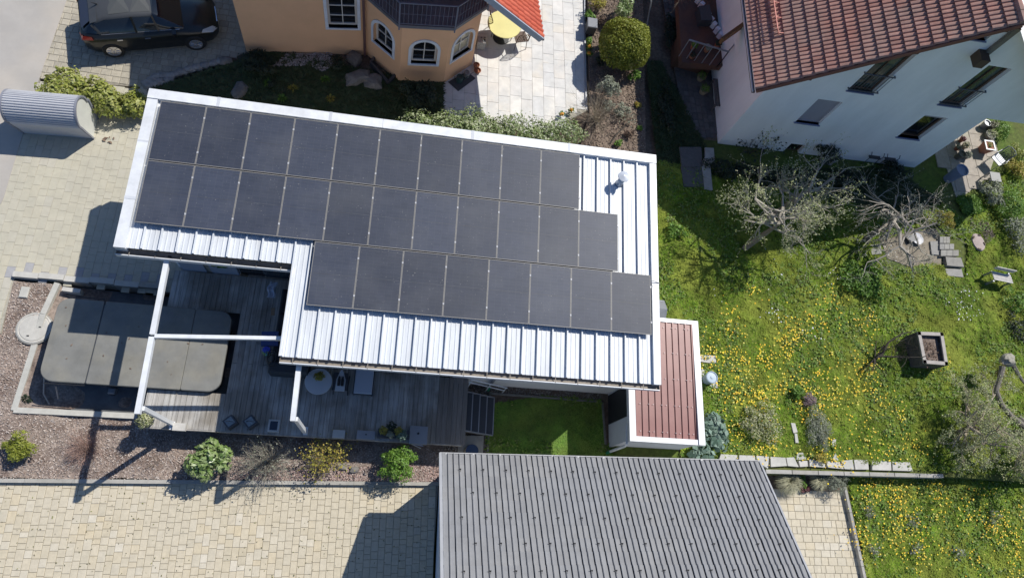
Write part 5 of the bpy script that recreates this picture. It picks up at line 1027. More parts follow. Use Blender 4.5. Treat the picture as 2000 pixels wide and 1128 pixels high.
# corrugated sheet: ridges run along the shelter
S2=[]; 
for i in range(len(sec)-1):
    for k in range(4 if 2<=i<=24 else 1):
        t=k/(4 if 2<=i<=24 else 1); S2.append((sec[i][0]+(sec[i+1][0]-sec[i][0])*t,sec[i][1]+(sec[i+1][1]-sec[i][1])*t))
S2.append(sec[-1]); P2=[]
for i,(a,b_) in enumerate(S2):
    if .5<b_ : 
        dx,dz=a-.30,b_-.75; l=math.hypot(dx,dz); k=.014*(1 if i%4 in(1,2) else -1); a+=dx/l*k; b_+=dz/l*k
    P2.append((a,b_))
n=len(P2); m.add([B(.02,*q_) for q_ in P2]+[B(LB-.02,*q_) for q_ in P2],[(i,i+1,i+1+n,i+n) for i in range(n-1)]); m.build('corrugated_shell',corr,bn)
for x in (0.03,LB-.03): MB().add([B(x,*q_) for q_ in S2],[tuple(range(len(S2)))]).build('end_panel',capm,bn)
for x in (0.0,LB-.04):
    e_=MB(); n=len(S2); o_=[(a+(a-.3)*.05,b_+(b_-.7)*.03) for a,b_ in S2]; i_=[(a-(a-.3)*.07,b_-(b_-.7)*.04) for a,b_ in S2]
    e_.add([B(x,*q_) for q_ in o_]+[B(x+.05,*q_) for q_ in o_]+[B(x+.05,*q_) for q_ in i_]+[B(x,*q_) for q_ in i_],[(i+j*n,i+1+j*n,i+1+((j+1)%4)*n,i+((j+1)%4)*n) for j in range(4) for i in range(n-1)]); e_.build('edge_profile',M('grey_profile',(.22,.23,.27),.5,.1),bn)
lf=thing('dry_leaves','few dry brown leaves lying on the driveway beside the shelter','leaves',G(210,273,ZD)); g=np.random.default_rng(5)
npmesh('leaf',*leafquads(np.array([tuple(G(px,py,ZD+.03)) for px,py in [(203,274),(212,277),(216,278),(222,270),(206,270),(214,268)]]),np.array([(0.2,.1,1)]*6),.13,g,.5),LEAF['brown'],lf)
# hedges
def hedge(name,label,pts,z,w_,h,n,size,mat,cat_='hedge'):
    P=[G(a,b_,z+h) for a,b_ in pts]; t=thing(name,label,cat_,(P[0]+P[-1])/2-Vector((0,0,h))); parts=[]; g=np.random.default_rng(sd_()); st=MB()
    tot=sum((b_-a).length for a,b_ in zip(P[:-1],P[1:])); 
    for a,b_ in zip(P[:-1],P[1:]):
        L_=(b_-a).length; k=max(1,int(L_/.28))
        for i in range(k):
            c=a+(b_-a)*((i+.5)/k)+Vector((g.normal()*w_*.12,g.normal()*w_*.12,g.normal()*.06-.15)); parts.append(leafmesh(c,(w_*.5*(.8+.4*g.random()),w_*.5*(.8+.4*g.random()),.28*(.7+.6*g.random())),int(n*L_/tot/k),size,seed=sd_(),bump=.3)); st.tube([(c.x,c.y,z-.05),(c.x+.05,c.y+.04,z+h-.05)],[.015,.006],4)
    npmesh('foliage',*cat(parts),mat,t); st.build('stems',bark,t); return t
hedge('hedge','light yellow green laurel hedge between driveway and parking space',[(95,158),(140,160),(185,178),(225,198),(270,195)],ZD,.95,.6,5200,.12,LEAF['light'])
hedge('hedge','variegated green hedge along the back edge of the white roof',[(812,238),(880,238),(960,240),(1040,252),(1122,262)],ZN,1.15,.8,11000,.09,LEAF['variegated'])
st_=thing('hedge_kerb','small dark stone kerb at the foot of the driveway laurel hedge','kerb',G(240,218,ZD)); MB().bar(G(200,215,ZD),G(285,224,ZD),.1,.14).build('kerb_stone',concrete,st_)
# round topiary
tp_=G(1220,88,.9); tt=thing('topiary_ball','large round clipped yellow green topiary ball beside the terrace','topiary',(tp_.x,tp_.y,0))
npmesh('foliage',*leafmesh(tp_,(.98,.98,.92),17000,.055,LEAF and .6,bump=.03,inner=.8,seed=77,flat=.7),LEAF['ball'],tt) if False else npmesh('foliage',*leafmesh(tp_,(.96,.96,.92),15000,.08,flat=1.1,bump=.06,inner=.78,seed=77),LEAF['ball'],tt)
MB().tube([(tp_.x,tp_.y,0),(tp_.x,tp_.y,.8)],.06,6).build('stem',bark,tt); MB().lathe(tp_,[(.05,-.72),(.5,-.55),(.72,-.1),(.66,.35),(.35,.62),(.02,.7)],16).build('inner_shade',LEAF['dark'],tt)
shrub('fresh_shrub','bright fresh green small shrub below the round topiary ball',(1238,148),0,(.25,.25,.2),500,.07,LEAF['green'])
shrub('fresh_shrub','small bright green plant at the lower end of the brown bed',(1208,280),0,(.16,.16,.12),200,.07,LEAF['green'],lumps=3)
shrub('grey_shrub','silvery grey green bush between terrace edge and topiary',(1188,170),0,(.42,.38,.4),1500,.07,LEAF['grey'],h=.5)
shrub('grey_shrub','grey green low bush in the middle of the brown bed',(1215,215),0,(.32,.3,.2),500,.07,LEAF['grey'])
shrub('tall_shrub','pale green leafy shrub at the top edge behind the topiary ball',(1217,18),0,(.35,.6,.5),1200,.08,LEAF['laurel'])
shrub('tall_shrub','yellow green shrub at the top edge beside the terrace',(1168,6),0,(.35,.4,.3),700,.07,LEAF['yellow'])
twigshrub('bare_shrub','bare brown multi stemmed shrub at the terrace corner',(1165,235),0,.9,1.1,60,twig,lev=2,th=.010)
twigshrub('bare_shrub','small dark bare shrub in the brown bed near the shade line',(1218,235),0,.45,.5,26,twig,LEAF['grey'],120,.05)
bnch=thing('fallen_branch','dark bare branch lying across the brown bed','branch',G(1200,265,0.02)); MB().tube([G(1192,280,.05),G(1205,262,.1),G(1222,245,.12),G(1232,235,.1)],[.03,.03,.025,.012],5).tube([G(1205,262,.1),G(1190,262,.08),G(1180,268,.05)],[.02,.015,.006],4).build('wood',barkd,bnch)
for i,(px,py) in enumerate([(1098,223),(1116,215),(1151,91),(1151,104)]):
    t=thing('orange_flower',['orange flower clump at the terrace curve, left one','orange flower clump at the terrace curve, right one','orange flower beside the terrace edging, upper one','orange flower beside the terrace edging, lower one'][i],'flower',G(px,py,0),'orange flowers beside the terrace')
    npmesh('petals',*leafmesh(G(px,py,.12),(.07,.07,.05),60,.05,seed=i),M('orange_petal',[(.75,.30,.02),(.8,.42,.04)],.6,0),t); npmesh('leaves',*leafmesh(G(px,py,.06),(.12,.12,.06),80,.07,seed=i+9),LEAF['green'],t)
for i,(px,py,R,lb) in enumerate([((1152),28,.18,'tuft of green leaves at the top of the terrace edge bed'),(1150,80,.15,'green clump below the grey storage box'),(1240,100,.2,'x')][:2]): shrub('green_tuft',lb,(px,py),0,(R,R,.15),220,.09,LEAF['green'],lumps=3,cat_='plant')
shrub('rosette','small dark rosette plant at the corner of the shaded bed',(528,163),ZN,(.2,.2,.1),140,.12,LEAF['dark'],lumps=2,cat_='plant',aspect=.25)
for i,(px,py,mt,lb) in enumerate([(525,165,'green','green tuft in the shaded bed below the gravel patch'),(573,175,'yellow','yellow green tuft in the middle of the shaded bed'),(635,158,'green','green tuft in the shaded bed under the wall window'),(645,195,'yellow','yellowish tuft near the white roof edge'),(552,195,'green','dark green tuft nearest to the white roof edge')]):
    fgrass('grass_tuft',lb,(px,py),ZN,.22,.18,70,LEAF[mt],cat_='plant',wd=.012)
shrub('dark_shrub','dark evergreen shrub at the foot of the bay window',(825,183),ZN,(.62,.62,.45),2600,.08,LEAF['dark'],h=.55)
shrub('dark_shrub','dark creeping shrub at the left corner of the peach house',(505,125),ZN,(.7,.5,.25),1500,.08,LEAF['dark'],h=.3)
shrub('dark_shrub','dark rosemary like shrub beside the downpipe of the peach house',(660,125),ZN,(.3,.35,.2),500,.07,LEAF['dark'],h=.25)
# ---------------------------------------------------------------- terrace furniture
tb=G(985,48,ZN+.74); tbl=thing('patio_table','round yellow patio table standing half under the red porch roof','table',(tb.x,tb.y,ZN))
MB().lathe((tb.x,tb.y,ZN),[(.60,.72),(.61,.74),(.60,.755),(.01,.756)],36).build('tabletop',M('pale_yellow',(.66,.62,.26),.6,.08),tbl); MB().tube([(tb.x,tb.y,ZN+.03),(tb.x,tb.y,ZN+.71)],.04,8).build('pedestal',blackm,tbl); MB().lathe((tb.x,tb.y,ZN),[(.3,0),(.3,.03),(.05,.05)],20).build('foot',blackm,tbl)
def pchair(name,label,px,rz,z,mat,cat_='chair',group=None,base=None):
    c=G(px[0],px[1],z) if base is None else base; t=thing(name,label,cat_,c,group); t.rotation_euler=(0,0,rz)
    lpart('seat',MB().obox((0,0,.44),(.46,.44,.03)),mat,t)
    b_=MB(); 
    for k in range(7): b_.bar((-.21+.07*k,-.22,.46),(-.19+.0633*k,-.30,.88),.02,.012)
    b_.tube([(-.23,-.22,.44),(-.22,-.30,.88),(-.1,-.32,.93),(.1,-.32,.93),(.22,-.30,.88),(.23,-.22,.44)],.014,5); lpart('backrest',b_,mat,t)
    for sx_,sy_ in ((-.2,-.19),(.2,-.19),(-.2,.19),(.2,.19)): lpart('leg',MB().tube([(sx_,sy_,.43),(sx_*1.15,sy_*1.2,0)],.013,5),mat,t)
    for sx_ in (-1,1): lpart('armrest',MB().tube([(sx_*.23,-.25,.65),(sx_*.26,.1,.66),(sx_*.25,.2,.6),(sx_*.22,.2,.44)],.014,5),mat,t)
    return t
rat=M('brown_wicker',(.10,.06,.04),.6,.2)
pchair('patio_chair','brown wicker chair left of the yellow table',(968,62),-1.3,ZN,rat,group='chairs around the yellow table'); pchair('patio_chair','brown wicker chair in front of the yellow table',(1012,88),.3,ZN,rat,group='chairs around the yellow table')
pchair('patio_chair','brown wicker chair above the yellow table by the house wall',(975,8),2.6,ZN,rat,group='chairs around the yellow table')
mt_=thing('door_mat','dark square mat laid diagonally beside the bay window','mat',G(905,158,ZN)); MB().prism([G(*p,ZN+.03) for p in ((875,160),(912,139),(929,153),(895,178))],ZN+.015,ZN+.03).build('mat',M('slate_mat',(.06,.065,.07),.9,.15),mt_)
def can(label,px,mat,s_=1):
    c=G(px[0],px[1],ZN+.03); t=thing('watering_can',label,'watering can',c); MB().lathe(c,[(.10*s_,0),(.10*s_,.2*s_),(.085*s_,.21*s_),(.08*s_,.15*s_)],14).build('body',mat,t); MB().tube([c+Vector((.08*s_,0,.05)),c+Vector((.25*s_,.03,.24*s_))],[.018,.012],6).build('spout',mat,t); MB().tube([c+Vector((-.08*s_,0,.04)),c+Vector((-.17*s_,0,.14*s_)),c+Vector((-.08*s_,0,.22*s_)),c+Vector((.06*s_,0,.24*s_))],.01,5).build('handle',mat,t)
can('dark green watering can on the slate mat',(897,158),M('dark_green_plastic',(.03,.07,.07),.5,.1),1.2); can('grey watering can on the slate mat',(911,148),greym)
def pot(label,px,z,r_,h,mat=tcotta,plant=None,n=120,name='flower_pot',group=None,ps=.06,cat_='pot'):
    c=G(px[0],px[1],z); t=thing(name,label,cat_,c,group); MB().lathe(c,[(r_*.7,0),(r_,h),(r_*1.07,h),(r_*1.07,h+.02),(r_*.9,h+.02),(r_*.88,h-.03)],18).build('pot',mat,t)
    MB().lathe(c,[(r_*.88,h-.04),(.01,h-.03)],14).build('soil',soil,t)
    if plant: npmesh('foliage',*leafmesh(c+Vector((0,0,h+r_*.4)),(r_*1.1,r_*1.1,r_*.8),n,ps,seed=sd_()),plant,t)
    return t
pot('pink terracotta pot with domed lid beside the slate mat, upper one',(930,131),ZN,.11,.12); pot('pink terracotta pot beside the slate mat, lower one',(932,141),ZN,.12,.1)
cbs=thing('cube_stool','small pale cube stool with dark leaf print beside the bay window','stool',G(938,90,ZN)); c=G(938,92,ZN); MB().bev(c.x-.15,c.y-.15,ZN,c.x+.15,c.y+.15,ZN+.42,.02).build('body',M('floral_cube',(.42,.42,.40),.7,.5,22),cbs)
g=np.random.default_rng(4); v=MB()
for k in range(9): q_=Vector((c.x+g.uniform(-.11,.11),c.y+g.uniform(-.11,.11),ZN+.423)); v.lathe(q_,[(.03,0),(.03,.002)],6)
v.build('leaf_print',anth,cbs)
sbx=thing('storage_box','grey lidded plastic storage box standing beside the terrace edging','box',G(1151,62,0)); c=G(1151,60,0); MB().bev(c.x-.17,c.y-.2,0,c.x+.17,c.y+.2,.40,.01).build('body',anth,sbx); MB().bev(c.x-.19,c.y-.22,.401,c.x+.19,c.y+.22,.45,.015).build('lid',M('box_lid',(.19,.20,.22),.5,.1),sbx)
pot('rectangular planter pot with fresh green tulip leaves above the storage box',(1151,45),0,.14,.25,greym,LEAF['green'],140,ps=.12)
# bare tree above the terrace whose shadow falls on it (stands just outside the top edge)
tr0=thing('bare_tree','bare tree at the top edge casting twig shadows on the terrace','tree',(8.6,20.4,0)); ends=[]; mb=MB(); g=np.random.default_rng(8); grow(mb,Vector((8.6,20.4,0)),Vector((-.1,0,1)),2.6,.07,4,g,ends,.75,(4,5),4,.2,5); mb.build('branches',bark,tr0)
# ---------------------------------------------------------------- mulch bed shrubs
shrub('conifer_shrub','low spreading yellow green juniper at the left edge of the mulch bed',(38,875),ZM,(.42,.36,.25),2400,.055,LEAF['ball'],h=.35)
shrub('laurel_bush','round glossy green laurel bush standing in the mulch bed',(409,896),ZM,(.50,.52,.48),1200,.145,LEAF['laurel'],h=.7,lumps=7,aspect=.42)
shrub('leafy_bush','bright green bushy shrub near the garage corner in the mulch bed',(778,904),ZM,(.60,.52,.40),3400,.06,LEAF['green'],h=.6,lumps=8)
twigshrub('bare_shrub','small reddish bare shrub left of the deck in the mulch bed',(172,876),ZM,.5,.5,110,M('reddish_twig',[(.36,.22,.18),(.46,.33,.27)],.85,.2),th=.007,lev=2)
twigshrub('bare_shrub','wide pale bare twiggy shrub in the middle of the mulch bed',(525,905),ZM,.78,.8,95,twigg,LEAF['grey'],420,.04,lev=2,th=.010)
twigshrub('forsythia','yellow budding forsythia shrub in front of the deck',(640,900),ZM,.46,.78,44,twig,LEAF['yellow'],1250,.05,lev=2,th=.008)
for lb,px in (('twin brown stone in front of the deck, left one',(668,912)),('twin brown stone in front of the deck, right one',(692,917))): boulder('boulder',lb,px,ZM-.02,.28,.2,.14,seed=px[0])
twigshrub('bare_shrub','tiny bare sapling leaning in the mulch below the pergola post',(300,905),ZM,.2,.3,9,twig,th=.005)
for i,(px,py,R) in enumerate([(330,838,.10)]): pass
# ---------------------------------------------------------------- things on the deck
ph_=pot('dark planter with white heather and yellow green leaves at the pergola post',(290,822),ZDECK,.2,.22,anth,LEAF['blossom'],500,ps=.05,name='planter',cat_='planter')
bx=lambda name,label,cat_,px,z,sx_,sy_,h,mat,rz=0,bev=.01,pt='body': (lambda c,t:(MB().obox((c.x,c.y,z+h/2),(sx_,sy_,h),rz).build(pt,mat,t),t)[1])(G(px[0],px[1],z),thing(name,label,cat_,G(px[0],px[1],z)))
pale=M('pale_box',(.44,.44,.42),.7,.1)
bx('cushion_box','small beige box on the sunny deck beside the pergola post','box',(352,834),ZDECK,.32,.2,.12,concw)
def lantern(label,px):
    t=bx('lantern',label,'lantern',px,ZDECK,.28,.28,.3,anth,.75); c=G(px[0],px[1],ZDECK); MB().obox((c.x,c.y,ZDECK+.31),(.2,.2,.015),.75).build('glass_top',M('lantern_glass',(.2,.24,.26),.2,.3,20),t); MB().tube([(c.x-.1,c.y,ZDECK+.31),(c.x,c.y,ZDECK+.42),(c.x+.1,c.y,ZDECK+.31)],.008,4).build('handle',blackm,t)
lantern('square dark lantern on the deck, nearer to the tray',(492,826)); lantern('square dark lantern on the deck, nearer to the spa',(453,826))
t=bx('tray_planter','square pale planter with dark water inside on the shaded deck','planter',(536,832),ZDECK,.30,.33,.14,pale); c=G(536,832,ZDECK); MB().box(c.x-.10,c.y-.12,ZDECK+.13,c.x+.10,c.y+.12,ZDECK+.145).build('water',M('dark_water',(.02,.03,.05),.08,0),t)
rt_=G(622,744,ZDECK+.45); t=thing('round_table','round white garden table with a yellow plant on it','table',(rt_.x,rt_.y,ZDECK)); wtm=M('white_table',(.50,.52,.54),.5,.05)
MB().lathe((rt_.x,rt_.y,ZDECK),[(.36,.42),(.37,.435),(.36,.45),(.01,.451)],36).build('tabletop',wtm,t); MB().tube([(rt_.x,rt_.y,ZDECK),(rt_.x,rt_.y,ZDECK+.42)],.03,8).build('pedestal',greym,t); MB().lathe((rt_.x,rt_.y,ZDECK),[(.22,0),(.22,.02),(.03,.03)],20).build('foot',greym,t)
pt_=thing('table_plant','small yellow green plant on the round white table','plant',(rt_.x,rt_.y+.12,ZDECK+.452)); npmesh('foliage',*leafmesh((rt_.x,rt_.y+.12,ZDECK+.52),(.15,.13,.07),200,.06,seed=3),LEAF['yellow'],pt_); MB().lathe((rt_.x,rt_.y+.12,ZDECK+.452),[(.06,0),(.08,.06)],10).build('bowl',anth,pt_)
def cam_(px,z): return G(px[0],px[1],z)
# folding chair with slippers, white bench
c=G(667,750,ZDECK); t=thing('garden_chair','dark folding chair with a pointed white cushion beside the round table','chair',c)
MB().prism([(c.x-.13,c.y-.28),(c.x+.13,c.y-.28),(c.x+.13,c.y+.05),(c.x+.05,c.y+.26),(c.x,c.y+.34),(c.x-.05,c.y+.26),(c.x-.12,c.y+.05)],ZDECK+.42,ZDECK+.46).build('cushion',wtm,t)
MB().box(c.x-.2,c.y-.25,ZDECK+.38,c.x+.2,c.y+.25,ZDECK+.415).build('seat',anth,t)
for a in (-.2,.2): MB().tube([(c.x+a,c.y-.3,ZDECK),(c.x+a,c.y+.3,ZDECK+.7)],.014,5).build('leg',blackm,t); MB().tube([(c.x+a,c.y+.25,ZDECK),(c.x+a,c.y-.25,ZDECK+.42)],.014,5).build('leg',blackm,t)
sl_=thing('slippers','pair of dark slippers on the white chair cushion','shoes',(c.x,c.y,ZDECK+.46))
for a in (-.045,.055): MB().prism([(c.x+a-.035,c.y-.14),(c.x+a+.035,c.y-.14),(c.x+a+.04,c.y+.02),(c.x+a+.015,c.y+.13),(c.x+a-.015,c.y+.13),(c.x+a-.04,c.y+.02)],ZDECK+.461,ZDECK+.51).build('slipper',blackm,sl_)
c=G(711,742,ZDECK+.35); t=thing('lounger','narrow white sun lounger on the shaded deck under the gutter','sun lounger',(c.x,c.y,ZDECK)); MB().bev(c.x-.25,c.y-.38,ZDECK+.3,c.x+.25,c.y+1.2,ZDECK+.37,.02).build('mattress',M('pale_blue_white',(.42,.46,.52),.8,.05),t); MB().box(c.x-.28,c.y-.4,ZDECK+.24,c.x+.28,c.y+1.2,ZDECK+.299).build('frame',anth,t)
for a in (-.25,.25):
    for b_ in (-.36,1.1): MB().box(c.x+a-.02,c.y+b_-.02,ZDECK,c.x+a+.02,c.y+b_+.02,ZDECK+.24).build('leg',anth,t)
t=bx('deck_box','small pale box with lid at the front edge of the deck','box',(662,848),ZDECK,.33,.22,.14,pale); 
t=bx('deck_box','wide grey box with knob at the front edge of the deck','box',(715,850),ZDECK,.50,.24,.14,M('grey_lid',(.27,.28,.30),.7,.1)); c=G(715,848,ZDECK+.14); MB().lathe(c,[(.02,0),(.02,.05)],8).build('knob',blackm,t)
t=bx('deck_box','large grey box with knob right of the flower planter','box',(817,850),ZDECK,.50,.50,.12,M('grey_lid',(.27,.28,.30))); c=G(817,846,ZDECK+.12); MB().lathe(c,[(.03,0),(.03,.05)],8).build('knob',blackm,t)
t=bx('flower_planter','low planter with yellow tufts and silvery leaves at the deck edge','planter',(768,848),ZDECK,.85,.25,.2,anth)
for px,py,R,mt in ((749,840,.12,'yellow'),(778,841,.12,'yellow'),(762,848,.10,'grey'),(785,850,.16,'teal'),(765,832,.14,'dark')): npmesh('foliage',*leafmesh(G(px,py,ZDECK+.3),(R,R,R*.8),240,.05,seed=px),LEAF[mt],t)
pol=thing('poles','two blue and white poles lying below the flower planter','poles',G(805,868,ZM)); MB().tube([G(788,862,ZM+.3),G(826,870,ZM+.1)],.02,6).build('pole',M('blue_white',(.35,.42,.62),.5,.1),pol); MB().tube([G(786,858,ZM+.32),G(822,875,ZM+.1)],.012,6).build('pole',white,pol)
# sofa with blanket
sfx=G(500,560,ZDECK).x; s0=Vector((-3.05,2.0,0)); t=thing('outdoor_sofa','long dark grey outdoor sofa under the edge of the white roof','sofa',(-2.7,5.0,ZDECK)); sofm=M('sofa_fabric',(.05,.055,.062),.9,.15)
MB().bev(-3.35,4.0,ZDECK,-2.3,6.5,ZDECK+.32,.03).build('base',sofm,t)
for k in range(3): MB().bev(-3.3,4.35+.7*k,ZDECK+.321,-2.6,4.35+.7*k+.68,ZDECK+.42,.03).build('seat_cushion',M('sofa_dark',(.025,.027,.03),.9,.1),t)
MB().bev(-2.58,4.0,ZDECK+.321,-2.3,6.5,ZDECK+.75,.04).build('backrest',sofm,t); MB().bev(-3.35,4.0,ZDECK+.321,-2.59,4.3,ZDECK+.55,.03).build('armrest',sofm,t)
c=G(531,566,ZDECK+.45); tw_=thing('towel','crumpled pale blue white towel on the far end of the sofa','towel',(c.x,c.y,ZDECK+.42)); g=np.random.default_rng(2); m=MB()
gxn,gyn=6,9
for i in range(gxn):
    for j in range(gyn): m.v.append((c.x+(i-2.5)*.045+.03*math.sin(j),c.y+(j-4)*.06,ZDECK+.44+.04*g.random()+.02*math.sin(i*2)))
m.f=[(i*gyn+j,(i+1)*gyn+j,(i+1)*gyn+j+1,i*gyn+j+1) for i in range(gxn-1) for j in range(gyn-1)]; m.build('cloth',M('towel_cloth',(.42,.48,.60),.9,.1),tw_)
c=G(533,608,ZDECK+.45); t=thing('tan_cloth','small tan cloth on the dark sofa cushion','cloth',(c.x,c.y,ZDECK+.42)); MB().obox((c.x,c.y,ZDECK+.44),(.1,.22,.03),.1).build('cloth',M('tan_cloth',(.28,.20,.13),.9,.1),t)
c=G(527,665,ZDECK+.45); t=thing('blue_cushion','blue cushion on the sofa beneath the white cross beam','cushion',(c.x,c.y,ZDECK+.42)); MB().obox((c.x,c.y+.05,ZDECK+.47),(.45,.4,.1),.1).build('cushion',M('navy_blue_cloth',(.05,.08,.22),.9,.1),t)
c=G(521,690,ZDECK+.5); t=thing('toy','bright blue and yellow green inflatable toy beside the roof corner','toy',(c.x,c.y,ZDECK+.42)); MB().lathe((c.x-.02,c.y+.1,ZDECK+.43),[(.04,0),(.12,.05),(.1,.1),(.02,.12)],10).build('blue_part',M('bright_blue',(.03,.06,.5),.4,.1),t); npmesh('yellow_part',*leafmesh((c.x,c.y,ZDECK+.5),(.1,.08,.05),40,.08,seed=6),M('lime',[(.45,.5,.08),(.1,.4,.4)],.5,0),t)
c=G(537,708,ZDECK+.3); t=thing('hose_coil','coiled black garden hose in a dark box by the roof corner','hose',(c.x,c.y,ZDECK)); MB().tube([(c.x+.19*math.cos(a)*(1-.01*k),c.y+.19*math.sin(a),ZDECK+.45+.012*k) for k,a in enumerate(np.linspace(0,18,60))],.016,5).build('hose',blackm,t)
# water barrel
c=G(915,874,ZL); sg=thing('base_slab','square grey concrete slab under the dark water barrel','slab',c); MB().prism([G(*p,ZL+.05) for p in ((897,850),(945,850),(943,890),(893,890))],ZL-.03,ZL+.05).build('slab',concrete,sg)
c=G(917,884,ZL+.05); br=thing('water_barrel','round dark blue water barrel behind the garage gutter','barrel',(c.x,c.y,ZL+.05)); MB().lathe(c,[(.17,0),(.21,.25),(.21,.45),(.19,.6),(.18,.6),(.18,.53)],24).build('barrel',M('tan_barrel',(.30,.25,.18),.6,.2),br); MB().lathe(c,[(.185,.56),(.185,.61),(.02,.615)],24).build('lid',M('dark_blue_lid',(.02,.04,.09),.4,.1),br)
# ---------------------------------------------------------------- east garden things
sq=thing('small_slab','pale slab patch right of the brown shed roof','slab',G(1385,735,0))
for q in [[(1362,692),(1397,694),(1399,708),(1385,708),(1364,705)],[(1364,716),(1376,722),(1375,740),(1365,742)],[(1386,742),(1400,735),(1403,757),(1388,756)]]: MB().prism([G(*p,.09) for p in q],-.03,.09).build('slab',concw,sq)
c=G(1378,742,0); wb=thing('lidded_bucket','pale blue round bucket with lid beside the brown shed roof','bucket',c); MB().lathe(c,[(.15,0),(.18,.42),(.195,.42),(.195,.46),(.17,.475),(.16,.45),(.01,.46)],24).build('bucket',M('pale_blue_plastic',(.38,.46,.54),.5,.08),wb); MB().lathe(c+Vector((0,0,.462)),[(.05,0),(.045,.012),(.01,.014)],14).build('lid_knob',M('pale_blue_plastic',(.38,.46,.54)),wb)
# wooden planter
pl=[G(1792,647,.72),G(1842,649,.72),G(1852,713,.72),G(1804,709,.72)]; pc=sum(pl,Vector((0,0,0)))/4; pt=thing('square_planter','large weathered square planter box with bare soil on the lawn','planter',(pc.x,pc.y,0))
for i in range(4):
    a,b_=pl[i],pl[(i+1)%4]; din=(pc-(a+b_)/2); din.z=0; din.normalize(); MB().bar(a+din*.06-Vector((0,0,.02)),b_+din*.06-Vector((0,0,.02)),.12,.05).build('rim_board',M('pale_rim',(.38,.35,.32),.85,.2,6),pt)
    for k in range(4): z_=.08+.165*k; MB().bar(Vector((a.x,a.y,z_))+din*.04,Vector((b_.x,b_.y,z_))+din*.04,.04,.155).build('side_board',M('grey_board',(.12,.11,.10),.9,.25,6),pt)
MB().prism([(p.x+(pc.x-p.x)*.12,p.y+(pc.y-p.y)*.12) for p in pl],.3,.56).build('soil',M('planter_soil',[(.20,.155,.13)],.95,.5,12,.9,25),pt)
g=np.random.default_rng(9); P_=np.array([[pc.x+g.normal()*.2,pc.y+g.normal()*.2-.05,.58+.02*g.random()] for _ in range(160)]); nn=g.normal(size=(160,3))*.4; nn[:,2]+=1; o=npmesh('dry_stalks',*leafquads(P_,nn,.09,g,.3),LEAF['brown'],pt); o['kind']='stuff'
vn=thing('dead_vine','dark leafless vine scrambling over the left side of the planter','vine',G(1745,690,0)); mb=MB(); ends=[]; g=np.random.default_rng(12)
mb.tube([G(1700,712,.0),G(1712,698,.3),G(1722,692,.35),G(1735,668,.5),G(1760,652,.7),G(1790,645,.78)],[.045,.05,.045,.035,.02,.008],6); mb.tube([G(1720,695,.3),G(1760,697,.5),G(1800,697,.75),G(1830,688,.78)],[.035,.022,.015,.006],5)
for k in range(26): p_=G(1755+g.normal()*14,672+g.normal()*22,.35+.2*g.random()); grow(mb,p_,Vector(g.normal(size=3)),.45,.012,2,g,ends,.9,(1,3),3,0,3)
for k in range(8): grow(mb,G(1708,700,.3),Vector((g.normal(),g.normal(),.4)),.6,.022,2,g,ends,.8,(2,3),3,0,4)
mb.build('stems',barkd,vn)
# apple trees
def tree(name,label,base,hub,R,ht,seed,mat=twigg,buds=LEAF['blossom'],nb=900,bs=.045,prim=8,lev=3,th=.055,cat_='tree',spread=.55,fl=.25):
    th*=.95
    b_=G(*base,0); t=thing(name,label,cat_,b_); g=np.random.default_rng(seed); h_=G(hub[0],hub[1],ht); mb=MB(); lim=MB(); ends=[]
    mid=b_+(h_-b_)*.5+Vector((.08,.05,.1)); mb.tube([b_-Vector((0,0,.05)),mid,h_],[.11,.085,.05],8); mb.build('trunk',bark,t)
    forks=[h_,h_+Vector((.35*g.normal(),.35*g.normal(),.1)),h_+Vector((.45*g.normal(),.45*g.normal(),.05)),mid+(h_-mid)*.6]
    for f_ in forks[1:3]: lim.tube([h_-(h_-mid)*.2,(h_+f_)/2+Vector((.05,.04,.05)),f_],[.07,.06,.045],6)
    for k in range(prim):
        a=6.28*(k+g.random()*.9)/prim; d=Vector((math.cos(a)*R,math.sin(a)*R,R*fl*(g.random()+.2))); grow(lim,forks[k%4].copy(),d,R*(.42+.42*g.random()),th*(.7+.5*g.random()),lev,g,ends,spread,(3,4),4,.05,5,.24)
    lim.build('limbs',mat,t); E_=np.array([tuple(e[0]) for e in ends]); idx=g.integers(0,len(E_),nb); P=E_[idx]+g.normal(size=(nb,3))*.03; nn=g.normal(size=(nb,3)); nn[:,2]+=1; nn/=np.linalg.norm(nn,axis=1)[:,None]
    npmesh('crown',*leafquads(P,nn,bs,g,.85),buds,t); return t
tree('apple_tree','leafless apple tree with greenish buds nearest to the white roof',(1452,486),(1522,436),1.9,1.9,21,mat=twigg,buds=LEAF['budding'],nb=4200,bs=.042,prim=8)
tree('apple_tree','small leafless apple tree behind the first, close to the white house wall',(1497,430),(1570,376),1.6,1.9,25,mat=twigg,buds=LEAF['budding'],nb=3000,bs=.042,prim=8)
tree('apple_tree','large pale leafless apple tree beside the stone patio',(1688,468),(1748,428),2.1,1.3,23,mat=M('pale_bark_twig',[(.35,.315,.26),(.44,.40,.345),(.26,.23,.185)],.85,.2,20),buds=LEAF['grey'],nb=1800,bs=.042,prim=12)
tree('blossom_tree','blossoming fruit tree in the lower right of the garden',(1872,846),(1892,832),1.6,.8,27,mat=twig,buds=LEAF['budding'],nb=10000,bs=.042,prim=11,lev=4,spread=.8,fl=.12)
tree('blossom_tree','fruit tree with grey green foliage at the right edge',(2000,900),(2015,885),1.1,.7,28,mat=twig,buds=LEAF['budding'],nb=5000,bs=.042,prim=8,spread=.8)
